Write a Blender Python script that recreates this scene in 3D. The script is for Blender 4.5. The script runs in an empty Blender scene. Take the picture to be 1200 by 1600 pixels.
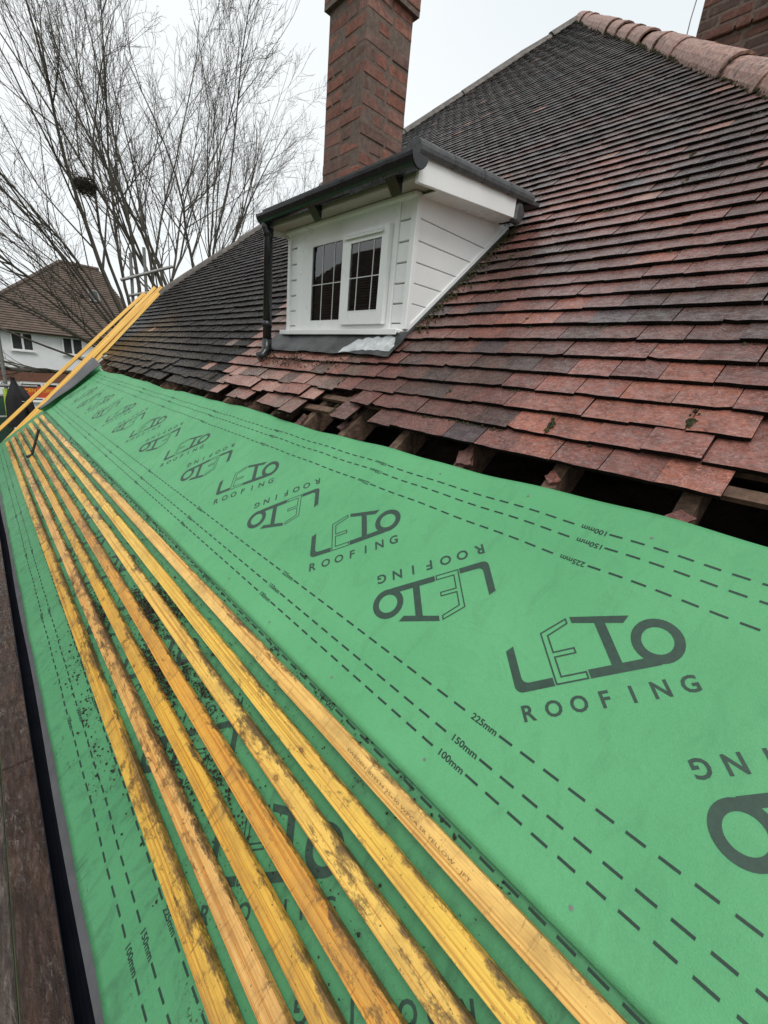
import bpy, bmesh, math, random
from mathutils import Matrix, Vector, noise as mnoise

sc = bpy.context.scene
COL = sc.collection
R = math.radians
sin, cos, pi = math.sin, math.cos, math.pi

# ------------------------------------------------------------------ camera
YAW, PITCH, ROLL = 0.769311, 0.306973, -0.102873
CAM = Vector((-0.69792, 0.09785, 0.99882))
fw = Vector((sin(YAW)*cos(PITCH), cos(YAW)*cos(PITCH), -sin(PITCH)))
rt0 = Vector((cos(YAW), -sin(YAW), 0)); dn0 = fw.cross(rt0)
rt = cos(ROLL)*rt0 + sin(ROLL)*dn0
dn = -sin(ROLL)*rt0 + cos(ROLL)*dn0
cd = bpy.data.cameras.new('camera')
cam = bpy.data.objects.new('camera', cd); COL.objects.link(cam)
cam.matrix_world = Matrix(((rt.x, -dn.x, -fw.x, CAM.x), (rt.y, -dn.y, -fw.y, CAM.y), (rt.z, -dn.z, -fw.z, CAM.z), (0, 0, 0, 1)))
cd.sensor_fit = 'VERTICAL'; cd.sensor_height = 36.0; cd.lens = 663.65*36/1600
cd.clip_start = 0.02; cd.clip_end = 2000
sc.camera = cam

# ------------------------------------------------------------------ world and sun (overcast)
SUN_EL, SUN_AZ = R(58), R(205)          # azimuth measured from +Y clockwise towards +X
w = bpy.data.worlds.new('World'); sc.world = w; w.use_nodes = True
nt = w.node_tree; nt.nodes.clear()
sky = nt.nodes.new('ShaderNodeTexSky'); sky.sky_type = 'NISHITA'; sky.sun_disc = False
sky.sun_elevation = SUN_EL; sky.sun_rotation = SUN_AZ; sky.dust_density = 3.0; sky.air_density = 1.0
hs = nt.nodes.new('ShaderNodeHueSaturation'); hs.inputs['Saturation'].default_value = 0.35
tc = nt.nodes.new('ShaderNodeTexCoord')
cl = nt.nodes.new('ShaderNodeTexNoise'); cl.inputs['Scale'].default_value = 1.6; cl.inputs['Detail'].default_value = 4
cr = nt.nodes.new('ShaderNodeValToRGB')
cr.color_ramp.elements[0].position = 0.3; cr.color_ramp.elements[0].color = (8.2, 8.75, 9.0, 1)
cr.color_ramp.elements[1].position = 0.7; cr.color_ramp.elements[1].color = (9.4, 9.7, 9.8, 1)
mx = nt.nodes.new('ShaderNodeMix'); mx.data_type = 'RGBA'; mx.inputs[0].default_value = 0.88
bg = nt.nodes.new('ShaderNodeBackground'); bg.inputs['Strength'].default_value = 0.1
wo = nt.nodes.new('ShaderNodeOutputWorld')
nt.links.new(sky.outputs[0], hs.inputs['Color']); nt.links.new(tc.outputs['Generated'], cl.inputs['Vector'])
nt.links.new(cl.outputs['Fac'], cr.inputs['Fac']); nt.links.new(hs.outputs[0], mx.inputs[6]); nt.links.new(cr.outputs[0], mx.inputs[7])
nt.links.new(mx.outputs[2], bg.inputs['Color']); nt.links.new(bg.outputs[0], wo.inputs['Surface'])
sl = bpy.data.lights.new('sun', 'SUN'); sl.energy = 1.4; sl.angle = R(32); sl.color = (1, 0.98, 0.95)
so = bpy.data.objects.new('sun', sl); COL.objects.link(so)
sd = Vector((sin(SUN_AZ)*cos(SUN_EL), cos(SUN_AZ)*cos(SUN_EL), sin(SUN_EL)))
so.rotation_euler = sd.to_track_quat('Z', 'Y').to_euler(); so.location = (-6, -8, 20)
vs = sc.view_settings
vs.view_transform = 'Standard'; vs.look = 'None'; vs.exposure = 0.2; vs.gamma = 1.0; vs.use_curve_mapping = False

# ------------------------------------------------------------------ helpers
TH = 0.72929
CT, ST = cos(TH), sin(TH)
SV = Vector((CT, 0, ST)); NV = Vector((-ST, 0, CT))
# roof frame: local x = -u (u runs along the eaves away from the camera), y = v up the slope, z = h above the felt
RM = Matrix(((0, CT, -ST, 0), (-1, 0, 0, 0), (0, ST, CT, 0), (0, 0, 0, 1)))
def P(u, v, h=0.0): return Vector((v*CT - h*ST, u, v*ST + h*CT))

def tag(o, label=None, cat=None, group=None, kind=None):
    if label: o['label'] = label
    if cat: o['category'] = cat
    if group: o['group'] = group
    if kind: o['kind'] = kind
    return o
def empty(name, loc=(0, 0, 0), mat=None):
    o = bpy.data.objects.new(name, None); COL.objects.link(o); o.empty_display_size = 0.1
    if mat is not None: o.matrix_world = mat
    else: o.location = loc
    return o
def link(name, me, mat=None, parent=None, world=None):
    """world = matrix in the PARENT's local frame when parent is given"""
    o = bpy.data.objects.new(name, me); COL.objects.link(o)
    if mat is not None and not me.materials:
        for m_ in (mat if isinstance(mat, (list, tuple)) else [mat]): me.materials.append(m_)
    if parent is not None: o.parent = parent
    if world is not None: o.matrix_local = world
    return o
class MB:
    def __init__(s): s.v = []; s.f = []; s.m = []; s.c = []
    def add(s, vs, fs, mi=0, col=None):
        b = len(s.v); s.v += [tuple(x) for x in vs]
        for f in fs: s.f.append(tuple(b+i for i in f)); s.m.append(mi if isinstance(mi, int) else 0)
        if col is not None: s.c += [col]*len(vs)
        return b
    def box(s, x0, x1, y0, y1, z0, z1, mi=0):
        x0, x1 = min(x0, x1), max(x0, x1); y0, y1 = min(y0, y1), max(y0, y1); z0, z1 = min(z0, z1), max(z0, z1)
        s.add([(x0,y0,z0),(x1,y0,z0),(x1,y1,z0),(x0,y1,z0),(x0,y0,z1),(x1,y0,z1),(x1,y1,z1),(x0,y1,z1)],
              [(3,2,1,0),(4,5,6,7),(0,1,5,4),(1,2,6,5),(2,3,7,6),(3,0,4,7)], mi)
        return s
    def prism(s, poly, d, mi=0):
        """poly: list of 3D points (one flat outline); d: extrusion vector"""
        n = len(poly); d = Vector(d)
        vs = [Vector(p) for p in poly] + [Vector(p)+d for p in poly]
        fs = [tuple(range(n-1, -1, -1)), tuple(range(n, 2*n))] + [(i, (i+1) % n, n+(i+1) % n, n+i) for i in range(n)]
        s.add(vs, fs, mi); return s
    def tube(s, pts, rad, n=6, cap=True, mi=0):
        pts = [Vector(p) for p in pts]; k = len(pts)
        rad = rad if isinstance(rad, (list, tuple)) else [rad]*k
        rings = []; ref = None
        for i, p in enumerate(pts):
            t = (pts[min(i+1, k-1)]-pts[max(i-1, 0)])
            if t.length < 1e-9: t = Vector((0, 0, 1))
            t.normalize()
            if ref is None: ref = t.orthogonal().normalized()
            ref = (ref - t*ref.dot(t))
            if ref.length < 1e-6: ref = t.orthogonal()
            ref.normalize(); bn = t.cross(ref)
            rings += [p + rad[i]*(cos(2*pi*j/n)*ref + sin(2*pi*j/n)*bn) for j in range(n)]
        fs = [(i*n+j, i*n+(j+1) % n, (i+1)*n+(j+1) % n, (i+1)*n+j) for i in range(k-1) for j in range(n)]
        if cap: fs += [tuple(range(n-1, -1, -1)), tuple((k-1)*n+j for j in range(n))]
        s.add(rings, fs, mi); return s
    def mesh(s, name, smooth=False):
        me = bpy.data.meshes.new(name); me.from_pydata(s.v, [], s.f)
        if s.m and any(s.m): me.polygons.foreach_set('material_index', s.m)
        if s.c:
            a = me.color_attributes.new('Col', 'FLOAT_COLOR', 'POINT')
            a.data.foreach_set('color', [x for c in s.c for x in c])
        if smooth: me.polygons.foreach_set('use_smooth', [True]*len(s.f))
        me.update(); return me
    def build(s, name, mat, parent=None, world=None, smooth=False):
        return link(name, s.mesh(name, smooth), mat, parent, world)
def bevel(me, wdt=0.004, seg=1):
    bm = bmesh.new(); bm.from_mesh(me)
    bmesh.ops.bevel(bm, geom=bm.edges[:], offset=wdt, segments=seg, affect='EDGES', profile=0.5)
    bm.to_mesh(me); bm.free(); return me
def sstep(a, b, x):
    t = max(0, min(1, (x-a)/(b-a))); return t*t*(3-2*t)

# ------------------------------------------------------------------ materials
class NT:
    def __init__(s, name):
        s.mat = bpy.data.materials.new(name); s.mat.use_nodes = True; s.t = s.mat.node_tree
        s.bsdf = s.t.nodes['Principled BSDF']; s.out = s.t.nodes['Material Output']
    def n(s, typ, **kw):
        nd = s.t.nodes.new(typ)
        for k, v in kw.items():
            if k.startswith('_'): setattr(nd, k[1:], v)
            else: nd.inputs[k.replace('__', ' ')].default_value = v
        return nd
    def l(s, a, b): s.t.links.new(a, b)
    def coord(s, kind='Object', scale=(1, 1, 1), rnd=False):
        if kind == 'World': o = s.n('ShaderNodeNewGeometry').outputs['Position']
        else: o = s.n('ShaderNodeTexCoord').outputs[kind]
        if rnd:
            oi = s.n('ShaderNodeObjectInfo'); ad = s.n('ShaderNodeVectorMath', _operation='MULTIPLY_ADD')
            cb = s.n('ShaderNodeCombineXYZ')
            for i in range(3): s.l(oi.outputs['Random'], cb.inputs[i])
            s.l(cb.outputs[0], ad.inputs[0]); ad.inputs[1].default_value = (37.3, 11.7, 5.1); s.l(o, ad.inputs[2]); o = ad.outputs[0]
        mp = s.n('ShaderNodeMapping'); mp.inputs['Scale'].default_value = scale
        s.l(o, mp.inputs['Vector']); return mp.outputs[0]
    def noise(s, vec, scale=5, detail=3, rough=0.5, dist=0.0):
        nd = s.n('ShaderNodeTexNoise', Scale=scale, Detail=detail, Roughness=rough, Distortion=dist); s.l(vec, nd.inputs['Vector'])
        return nd.outputs['Fac']
    def ramp(s, fac, *stops):
        r = s.n('ShaderNodeValToRGB'); e = r.color_ramp.elements
        while len(e) < len(stops): e.new(0.5)
        for i, (p, c) in enumerate(stops):
            e[i].position = p; e[i].color = (c, c, c, 1) if isinstance(c, (int, float)) else (*c, 1)
        s.l(fac, r.inputs['Fac']); return r.outputs['Color']
    def mix(s, fac, a, b, mode='MIX'):
        m = s.n('ShaderNodeMix', _data_type='RGBA', _blend_type=mode)
        for sock, val in ((m.inputs[0], fac), (m.inputs[6], a), (m.inputs[7], b)):
            if isinstance(val, (int, float)): sock.default_value = val
            elif isinstance(val, tuple): sock.default_value = (*val, 1)
            else: s.l(val, sock)
        return m.outputs[2]
    def math(s, op, a, b=0.0):
        m = s.n('ShaderNodeMath', _operation=op)
        for sock, val in ((m.inputs[0], a), (m.inputs[1], b)):
            if isinstance(val, (int, float)): sock.default_value = val
            else: s.l(val, sock)
        return m.outputs[0]
    def base(s, c):
        if isinstance(c, tuple): s.bsdf.inputs['Base Color'].default_value = (*c, 1)
        else: s.l(c, s.bsdf.inputs['Base Color'])
        return s
    def rough(s, r, spec=0.5):
        if isinstance(r, (int, float)): s.bsdf.inputs['Roughness'].default_value = r
        else: s.l(r, s.bsdf.inputs['Roughness'])
        s.bsdf.inputs['Specular IOR Level'].default_value = spec
        return s
    def bump(s, hgt, strength=0.3, dist=0.01):
        b = s.n('ShaderNodeBump', Strength=strength, Distance=dist); s.l(hgt, b.inputs['Height']); s.l(b.outputs[0], s.bsdf.inputs['Normal'])
        return s
M = {}
def plain(name, col, rough=0.5, var=0.15, scale=8, bump=0.0, bscale=60, spec=0.5, kind='World', metal=0.0):
    t = NT(name); c = t.coord(kind)
    n1 = t.noise(c, scale, 4, 0.6)
    t.base(t.mix(1.0, col, t.ramp(n1, (0.3, 1-var), (0.7, 1+var)), 'MULTIPLY'))
    t.rough(t.ramp(t.noise(c, scale*2.3, 3), (0.3, max(0.02, rough-0.08)), (0.7, min(1, rough+0.1))), spec)
    t.bsdf.inputs['Metallic'].default_value = metal
    if bump: t.bump(t.noise(c, bscale, 5, 0.65), bump, 0.01)
    M[name] = t.mat; return t.mat

def membrane_mat(name, dirt):
    t = NT(name); c = t.coord('Object')
    big = t.noise(c, 1.7, 3); fine = t.noise(c, 260, 2)
    col = t.mix(t.ramp(big, (0.3, 0.0), (0.7, 1.0)), (0.098, 0.345, 0.150), (0.126, 0.400, 0.181))
    col = t.mix(t.ramp(fine, (0.35, 0.0), (0.65, 0.22)), col, (0.062, 0.26, 0.11))
    sm = t.noise(t.coord('Object', (5, 2.2, 1)), 3.0, 6, 0.7, 0.8)
    col = t.mix(t.ramp(sm, (0.50, 0.0), (0.74, 0.60 if dirt else 0.20)), col, (0.055, 0.13, 0.075))
    if dirt:
        col = t.mix(1.0, col, (0.76, 0.76, 0.78), 'MULTIPLY')  # overall darkening: shade between the battens put into the colour
        sp = t.noise(t.coord('Object', (1, 1, 1)), 75, 5, 0.75)
        zone = t.noise(t.coord('Object', (1, 1.5, 1)), 3.2, 3, 0.6)
        msk = t.math('MULTIPLY', t.ramp(sp, (0.56, 0.0), (0.63, 1.0)), t.ramp(zone, (0.50, 0.0), (0.62, 0.9)))
        col = t.mix(msk, col, (0.035, 0.028, 0.018))
        st = t.noise(t.coord('Object', (60, 9, 1)), 1.0, 4, 0.6, 0.5)
        msk2 = t.math('MULTIPLY', t.ramp(st, (0.56, 0.0), (0.66, 0.5)), t.ramp(t.noise(c, 1.9, 2), (0.50, 0.0), (0.60, 1.0)))
        col = t.mix(msk2, col, (0.03, 0.05, 0.03))
    t.base(col); t.rough(t.ramp(sm, (0.3, 0.42), (0.7, 0.58)), 0.25)
    wv = t.n('ShaderNodeTexWave', Scale=95.0); wv.inputs['Distortion'].default_value = 0.6
    t.l(t.coord('Object', (1, 1, 1)), wv.inputs['Vector'])
    cz = t.noise(t.coord('Object', (1, 1.3, 1)), 2.6, 3, 0.55, 1.4)
    crease = t.ramp(t.math('ABSOLUTE', t.math('SUBTRACT', cz, 0.5)), (0.0, 1.0), (0.035, 0.0))
    h = t.math('ADD', t.math('MULTIPLY', t.noise(c, 420, 2), 0.35), t.math('MULTIPLY', t.noise(c, 22, 4, 0.6), 1.0))
    h = t.math('ADD', h, t.math('MULTIPLY', crease, t.ramp(t.noise(c, 1.3, 2), (0.45, 0.0), (0.65, 0.28))))
    t.bump(h, 0.42, 0.006)
    M[name] = t.mat; return t.mat
membrane_mat('membrane_clean', False); membrane_mat('membrane_dirty_shaded', True)
plain('membrane_grey', (0.10, 0.10, 0.105), 0.5, 0.15, 5, 0.1)
def ink(name, col, worn=0.25):
    t = NT(name); c = t.coord('World')
    t.base(t.mix(t.ramp(t.noise(c, 70, 4, 0.7), (0.35, 0.0), (0.75, worn)), col, (0.08, 0.22, 0.12))); t.rough(0.5, 0.4)
    M[name] = t.mat
ink('print_ink', (0.022, 0.048, 0.034), .15); ink('dash_ink', (0.012, 0.032, 0.022), 0.08)
plain('batten_ink', (0.26, 0.15, 0.045), 0.7, 0.3, 300)

def pine(name, dirty):
    t = NT(name); oi = t.n('ShaderNodeObjectInfo')
    dirtamt = oi.outputs['Alpha']
    g = t.noise(t.coord('Object', (0.8, 150, 150), True), 1.0, 3, 0.5, 0.7)
    g2 = t.noise(t.coord('Object', (0.7, 26, 26), True), 1.0, 3, 0.5, 1.6)
    col = t.mix(1.0, oi.outputs['Color'], t.ramp(g, (0.36, (0.72, 0.54, 0.34)), (0.48, (1.0, 0.98, 0.95)), (0.64, (1.06, 1.10, 1.18))), 'MULTIPLY')
    col = t.mix(t.ramp(g2, (0.52, 0.0), (0.66, 0.42)), col, (0.60, 0.30, 0.07))
    patch = t.noise(t.coord('Object', (2.2, 9, 9), True), 1.0, 4, 0.6)
    vo = t.n('ShaderNodeTexVoronoi', Scale=1.0); t.l(t.coord('Object', (9, 15, 15), True), vo.inputs['Vector'])
    sc3 = t.n('ShaderNodeSeparateColor'); t.l(vo.outputs['Color'], sc3.inputs[0]); gate = t.ramp(sc3.outputs[0], (0.80, 0.0), (0.83, 1.0))
    col = t.mix(t.math('MULTIPLY', gate, t.ramp(vo.outputs['Distance'], (0.03, 0.55), (0.07, 0.95), (0.10, 0.40), (0.19, 0.0))), col, (0.16, 0.05, 0.012))
    if dirty:
        sep = t.n('ShaderNodeSeparateXYZ'); t.l(t.coord('Object'), sep.inputs[0])
        edge = t.n('ShaderNodeMapRange'); t.l(sep.outputs['Y'], edge.inputs['Value'])
        edge.inputs['From Min'].default_value = 0.010; edge.inputs['From Max'].default_value = 0.026; edge.inputs['To Min'].default_value = -0.045; edge.inputs['To Max'].default_value = 0.10
        zone = t.noise(t.coord('Object', (1.3, 1, 1), True), 1.0, 4, 0.65)
        zs = t.math('MULTIPLY', t.math('SUBTRACT', zone, 0.5), 0.95)
        d1 = t.noise(t.coord('Object', (16, 38, 38), True), 1.0, 7, 0.78, 0.3)
        lev = t.math('ADD', t.math('ADD', d1, edge.outputs[0]), t.math('ADD', zs, t.math('MULTIPLY', t.math('SUBTRACT', dirtamt, 0.55), 0.16)))
        col = t.mix(t.ramp(lev, (0.56, 0.0), (0.60, 0.5), (0.70, 0.93)), col, (0.060, 0.034, 0.014))
        wash = t.noise(t.coord('Object', (5, 12, 12), True), 1.0, 5, 0.7)
        col = t.mix(t.math('MULTIPLY', t.ramp(wash, (0.45, 0.0), (0.68, 0.75)), dirtamt), col, (0.30, 0.16, 0.045))
        d2 = t.noise(t.coord('Object', (55, 9, 9), True), 1.0, 4, 0.7, 0.6)
        col = t.mix(t.math('MULTIPLY', t.ramp(d2, (0.58, 0.0), (0.68, 0.75)), t.math('MULTIPLY', dirtamt, dirtamt)), col, (0.10, 0.052, 0.018))
        sp = t.noise(t.coord('Object', (120, 120, 120), True), 1.0, 3, 0.6)
        col = t.mix(t.ramp(sp, (0.68, 0.0), (0.71, 0.8)), col, (0.04, 0.025, 0.012))
    t.base(col); t.rough(t.ramp(patch, (0.3, 0.34), (0.7, 0.52)), 0.45)
    t.bump(g, 0.35, 0.002)
    M[name] = t.mat
pine('pine_dirty', True); pine('pine_clean', False)

def tile_mat(name, use_attr):
    t = NT(name); c = t.coord('World')
    nd = t.n('ShaderNodeAttribute', _attribute_name='Col') if use_attr else t.n('ShaderNodeObjectInfo')
    src = nd.outputs['Color']; wet = nd.outputs['Alpha']
    n1 = t.noise(c, 12, 5, 0.65); n2 = t.noise(c, 60, 6, 0.75); n3 = t.noise(t.coord('World', (1, .45, 1)), 150, 4, 0.7)
    col = t.mix(1.0, src, t.ramp(n1, (0.28, (0.55, 0.60, 0.64)), (0.5, (0.95, 0.95, 0.95)), (0.72, (1.35, 1.25, 1.2))), 'MULTIPLY')
    col = t.mix(t.ramp(n2, (0.50, 0.0), (0.66, 0.70)), col, (0.040, 0.033, 0.031))
    col = t.mix(t.ramp(n3, (0.50, 0.0), (0.66, 0.75)), col, t.mix(1.0, src, (1.75, 1.95, 2.0), 'MULTIPLY'))
    sw = t.noise(t.coord('World', (10, 22, 10)), 1.0, 3, 0.5, 2.4)
    band = t.math('ABSOLUTE', t.math('SUBTRACT', sw, 0.52))
    zone = t.noise(c, 4.5, 3, 0.6)
    m = t.math('MULTIPLY', t.ramp(band, (0.004, 1.0), (0.020, 0.0)), t.ramp(zone, (0.47, 0.0), (0.62, 0.6)))
    col = t.mix(m, col, t.mix(1.0, src, (2.0, 2.4, 2.5), 'MULTIPLY'))
    m2 = t.math('MULTIPLY', t.ramp(n3, (0.56, 0.0), (0.66, 0.6)), t.ramp(t.noise(c, 2.7, 3), (0.50, 0.0), (0.62, 1.0)))
    col = t.mix(m2, col, t.mix(1.0, src, (2.2, 2.9, 3.0), 'MULTIPLY'))
    t.base(col); t.rough(t.ramp(n2, (0.35, 0.12), (0.65, 0.36)), 0.6); gl = t.noise(t.coord('World', (1, .6, 1)), 42, 5, 0.72); t.l(t.math('MULTIPLY', wet, t.ramp(gl, (0.40, 0.10), (0.50, 0.55), (0.62, 1.35))), t.bsdf.inputs['Specular IOR Level'])
    t.bump(t.math('ADD', t.math('MULTIPLY', n2, 0.9), t.math('MULTIPLY', n3, 0.6)), 0.42, 0.005)
    M[name] = t.mat
tile_mat('clay_tile', False); tile_mat('clay_tile_mass', True)
plain('tile_edge', (0.009, 0.007, 0.006), 0.9, 0.4, 30, 0.3, spec=0.08)  # algae-dark edges; the shadow line under each course is also in this colour
def hip_mat():
    t = NT('hip_tile_clay'); c = t.coord('World')
    col = t.mix(t.ramp(t.noise(c, 5, 4, 0.6), (0.35, 0.0), (0.65, 1.0)), (0.33, 0.155, 0.115), (0.24, 0.13, 0.10))
    col = t.mix(t.ramp(t.noise(c, 38, 5, 0.75), (0.47, 0.0), (0.62, 0.75)), col, (0.50, 0.38, 0.32))
    col = t.mix(t.ramp(t.noise(c, 18, 5, 0.7), (0.52, 0.0), (0.64, 0.85)), col, (0.06, 0.045, 0.035))
    t.base(col); t.rough(0.6); t.bump(t.noise(c, 60, 5, 0.7), 0.6, 0.012); M['hip_tile_clay'] = t.mat
hip_mat()
plain('hip_tile_dark', (0.105, 0.088, 0.075), 0.5, 0.45, 9, 0.4, 60)
def brick_mat():
    t = NT('brick'); c = t.coord('World'); oi = t.n('ShaderNodeObjectInfo')
    n1 = t.noise(c, 22, 5, 0.65)
    col = t.mix(1.0, oi.outputs['Color'], t.ramp(n1, (0.28, 0.55), (0.5, 0.95), (0.72, 1.3)), 'MULTIPLY')
    col = t.mix(t.ramp(t.noise(c, 60, 4, 0.7), (0.55, 0.0), (0.68, 0.6)), col, (0.06, 0.04, 0.033))
    col = t.mix(t.ramp(t.noise(t.coord('World', (3, 3, 1)), 2.5, 4, 0.7), (0.55, 0.0), (0.72, 0.4)), col, (0.22, 0.17, 0.14))
    t.base(col); t.rough(0.75, 0.3); t.bump(t.noise(c, 75, 5, 0.7), 0.6, 0.012); M['brick'] = t.mat
brick_mat()
plain('mortar', (0.135, 0.098, 0.078), 0.9, 0.3, 30, 0.5, 90)
plain('upvc', (0.80, 0.80, 0.785), 0.32, 0.04, 3)
plain('soffit_shaded', (0.40, 0.36, 0.31), 0.5, 0.08, 5)  # soffit and fascia tone, with the shade under the gutter painted in
plain('upvc_groove', (0.60, 0.59, 0.57), 0.5, 0.06, 6)
plain('black_plastic', (0.012, 0.0125, 0.014), 0.22, 0.2, 6)
plain('verge_grey', (0.055, 0.057, 0.058), 0.62, 0.35, 25, 0.4, 120)
plain('felt_roof', (0.045, 0.046, 0.047), 0.7, 0.3, 20, 0.5, 150)
def lead():
    t = NT('lead'); c = t.coord('World')
    col = t.mix(t.ramp(t.noise(c, 7, 5, 0.65), (0.35, 0.0), (0.7, 1.0)), (0.022, 0.022, 0.022), (0.075, 0.075, 0.075))
    t.base(col); t.rough(0.42); t.bump(t.noise(c, 25, 4), 0.4, 0.01); M['lead'] = t.mat
lead()
plain('lead_oxide', (0.46, 0.48, 0.48), 0.5, 0.35, 16, 0.2)
plain('old_timber', (0.13, 0.075, 0.048), 0.75, 0.45, 25, 0.6, 60)
plain('rafter_timber', (0.115, 0.070, 0.045), 0.8, 0.75, 22, 0.9, 45)
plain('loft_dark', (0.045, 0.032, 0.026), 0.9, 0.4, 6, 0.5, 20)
plain('sooty_quilt', (0.085, 0.058, 0.045), 0.95, 0.6, 7, 0.9, 30)
plain('scaffold_steel', (0.20, 0.195, 0.185), 0.45, 0.25, 14, 0.2, 50, metal=0.4)
plain('black_cloth', (0.010, 0.010, 0.012), 0.8, 0.3, 20, 0.4, 90)
plain('hivis', (0.36, 0.50, 0.06), 0.6, 0.2, 10)
plain('green_panel', (0.025, 0.075, 0.05), 0.5, 0.2, 8)
plain('sign_red', (0.62, 0.085, 0.035), 0.45, 0.1, 6)
plain('sign_yellow', (0.75, 0.42, 0.03), 0.5, 0.08, 6)
plain('render_white', (0.80, 0.81, 0.82), 0.85, 0.05, 1.5, 0.15, 30)
plain('far_brick', (0.17, 0.075, 0.05), 0.85, 0.25, 9)
plain('far_tile', (0.112, 0.080, 0.062), 0.75, 0.35, 2.5, 0.6, 8)
plain('far_glass', (0.035, 0.038, 0.04), 0.12, 0.3, 2)
plain('curtain', (0.42, 0.42, 0.42), 0.85, 0.1, 20)
plain('bark', (0.075, 0.066, 0.050), 0.9, 0.35, 3, 0.4, 15)
plain('twig', (0.085, 0.070, 0.056), 0.9, 0.3, 3)
plain('conifer_leaf', (0.035, 0.055, 0.025), 0.7, 0.4, 3)
plain('moss', (0.040, 0.040, 0.014), 0.95, 0.5, 40)
plain('soil', (0.026, 0.018, 0.012), 0.9, 0.4, 60)
plain('leaf_litter', (0.06, 0.032, 0.02), 0.8, 0.4, 30)
plain('grass', (0.05, 0.075, 0.03), 0.95, 0.3, 2, 0.4, 30)
plain('gutter_plastic', (0.006, 0.007, 0.011), 0.5, 0.2, 6, spec=0.2)
plain('tray_plastic', (0.085, 0.085, 0.09), 0.42, 0.18, 9, 0.15, 30)
def board_mat():
    t = NT('scaffold_board'); c = t.coord('Object', (22, 2.2, 22), True); oi = t.n('ShaderNodeObjectInfo')
    g = t.noise(c, 1.0, 6, 0.7, 1.5)
    col = t.mix(1.0, oi.outputs['Color'], t.ramp(g, (0.3, 0.25), (0.5, 0.9), (0.7, 1.9)), 'MULTIPLY')
    wet = t.noise(t.coord('Object', (9, 5, 5), True), 1.0, 4, 0.65)
    col = t.mix(t.ramp(wet, (0.42, 0.0), (0.58, 0.6)), col, (0.020, 0.012, 0.009))
    pale = t.noise(t.coord('Object', (75, 16, 75), True), 1.0, 5, 0.72, 1.0)
    col = t.mix(t.math('MULTIPLY', t.ramp(pale, (0.55, 0.0), (0.62, 0.75)), t.ramp(t.noise(t.coord('Object', (6, 3, 6), True), 1.0, 3), (0.40, 0.15), (0.60, 1.0))), col, (0.26, 0.215, 0.185))
    t.base(col); t.rough(t.ramp(wet, (0.40, 0.55), (0.50, 0.07)), 0.7)
    t.bump(t.noise(t.coord('Object', (45, 14, 45), True), 1.0, 7, 0.78, 1.2), 1.0, 0.02); M['scaffold_board'] = t.mat
board_mat()
def glass_mat():
    t = NT('window_glass'); t.t.nodes.remove(t.bsdf)
    tr = t.n('ShaderNodeBsdfTransparent'); tr.inputs[0].default_value = (0.75, 0.78, 0.77, 1)
    gl = t.n('ShaderNodeBsdfGlossy'); gl.inputs['Roughness'].default_value = 0.015
    fr = t.n('ShaderNodeFresnel'); fr.inputs['IOR'].default_value = 1.6
    ms = t.n('ShaderNodeMixShader'); t.l(t.math('ADD', fr.outputs[0], 0.06), ms.inputs[0]); t.l(tr.outputs[0], ms.inputs[1]); t.l(gl.outputs[0], ms.inputs[2])
    t.l(ms.outputs[0], t.out.inputs[0]); M['window_glass'] = t.mat
glass_mat()

# ------------------------------------------------------------------ the setting
g = MB(); GZ = -4.4
g.add([(-600, -600, GZ), (900, -600, GZ), (900, 900, GZ), (-600, 900, GZ)], [(0, 1, 2, 3)])
tag(g.build('ground', M['grass']), kind='structure')

# ------------------------------------------------------------------ roof membranes with print
rng = random.Random(4)
def hh(u, v):
    n = mnoise.noise(Vector((u*1.7, v*2.6, 3.1)))*0.010 + 0.0035*mnoise.noise(Vector((u*2.2+v*5.5, (v-u*.4)*1.1, 17.0))) + mnoise.noise(Vector((u*4.3 + v*1.5, v*3.0, 8.2)))*0.0032
    return n + 0.0035*cos(2*pi*(u-0.38)/0.41)*(0.4+0.6*sstep(0.3, 1.0, abs(v)))
UV0, UV1 = -1.6, 8.35
def top_edge(u): return 1.0 + 0.010*sin(u*2.1+0.5) + 0.007*sin(u*4.7)
def h_up(u, v):   # upper sheet: lies over the lower one near its bottom edge
    return 0.006 + hh(u, v) + 0.010*(1-sstep(0.0, 0.10, v))*0.6
def h_lo(u, v): return max(hh(u*1.0+20, v)*0.5 - 0.002, -0.0125)
class Sheet(MB): pass
def sheet(hf, v0, v1f, nu, nv, u0=UV0, u1=UV1, th=0.0012):
    mb = MB(); vs = []; fs = []
    for i in range(nu+1):
        u = u0+(u1-u0)*i/nu; v1 = v1f(u)
        for j in range(nv+1):
            v = v0+(v1-v0)*j/nv; vs.append((-u, v, hf(u, v)))
    for i in range(nu):
        for j in range(nv):
            a = i*(nv+1)+j; fs.append((a, a+1, a+nv+2, a+nv+1))
    mb.add(vs, fs); return mb
def solid(o, th):
    m_ = o.modifiers.new('thickness', 'SOLIDIFY'); m_.thickness = th; m_.offset = -1
up = sheet(h_up, 0.0, top_edge, 500, 50).build('roof_membrane', M['membrane_clean'], None, RM, smooth=True); solid(up, 0.0012)
tag(up, 'clean green roofing membrane strip below the broken tile edge, upper of two', 'roof membrane', 'green roofing membrane strips')
VL = -0.912
lo = sheet(h_lo, VL, lambda u: VL+1.0, 510, 50, UV0, 8.62).build('roof_membrane', M['membrane_dirty_shaded'], None, RM, smooth=True); solid(lo, 0.0012)
tag(lo, 'dirty green roofing membrane strip under the yellow battens along the gutter', 'roof membrane', 'green roofing membrane strips')

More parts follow.
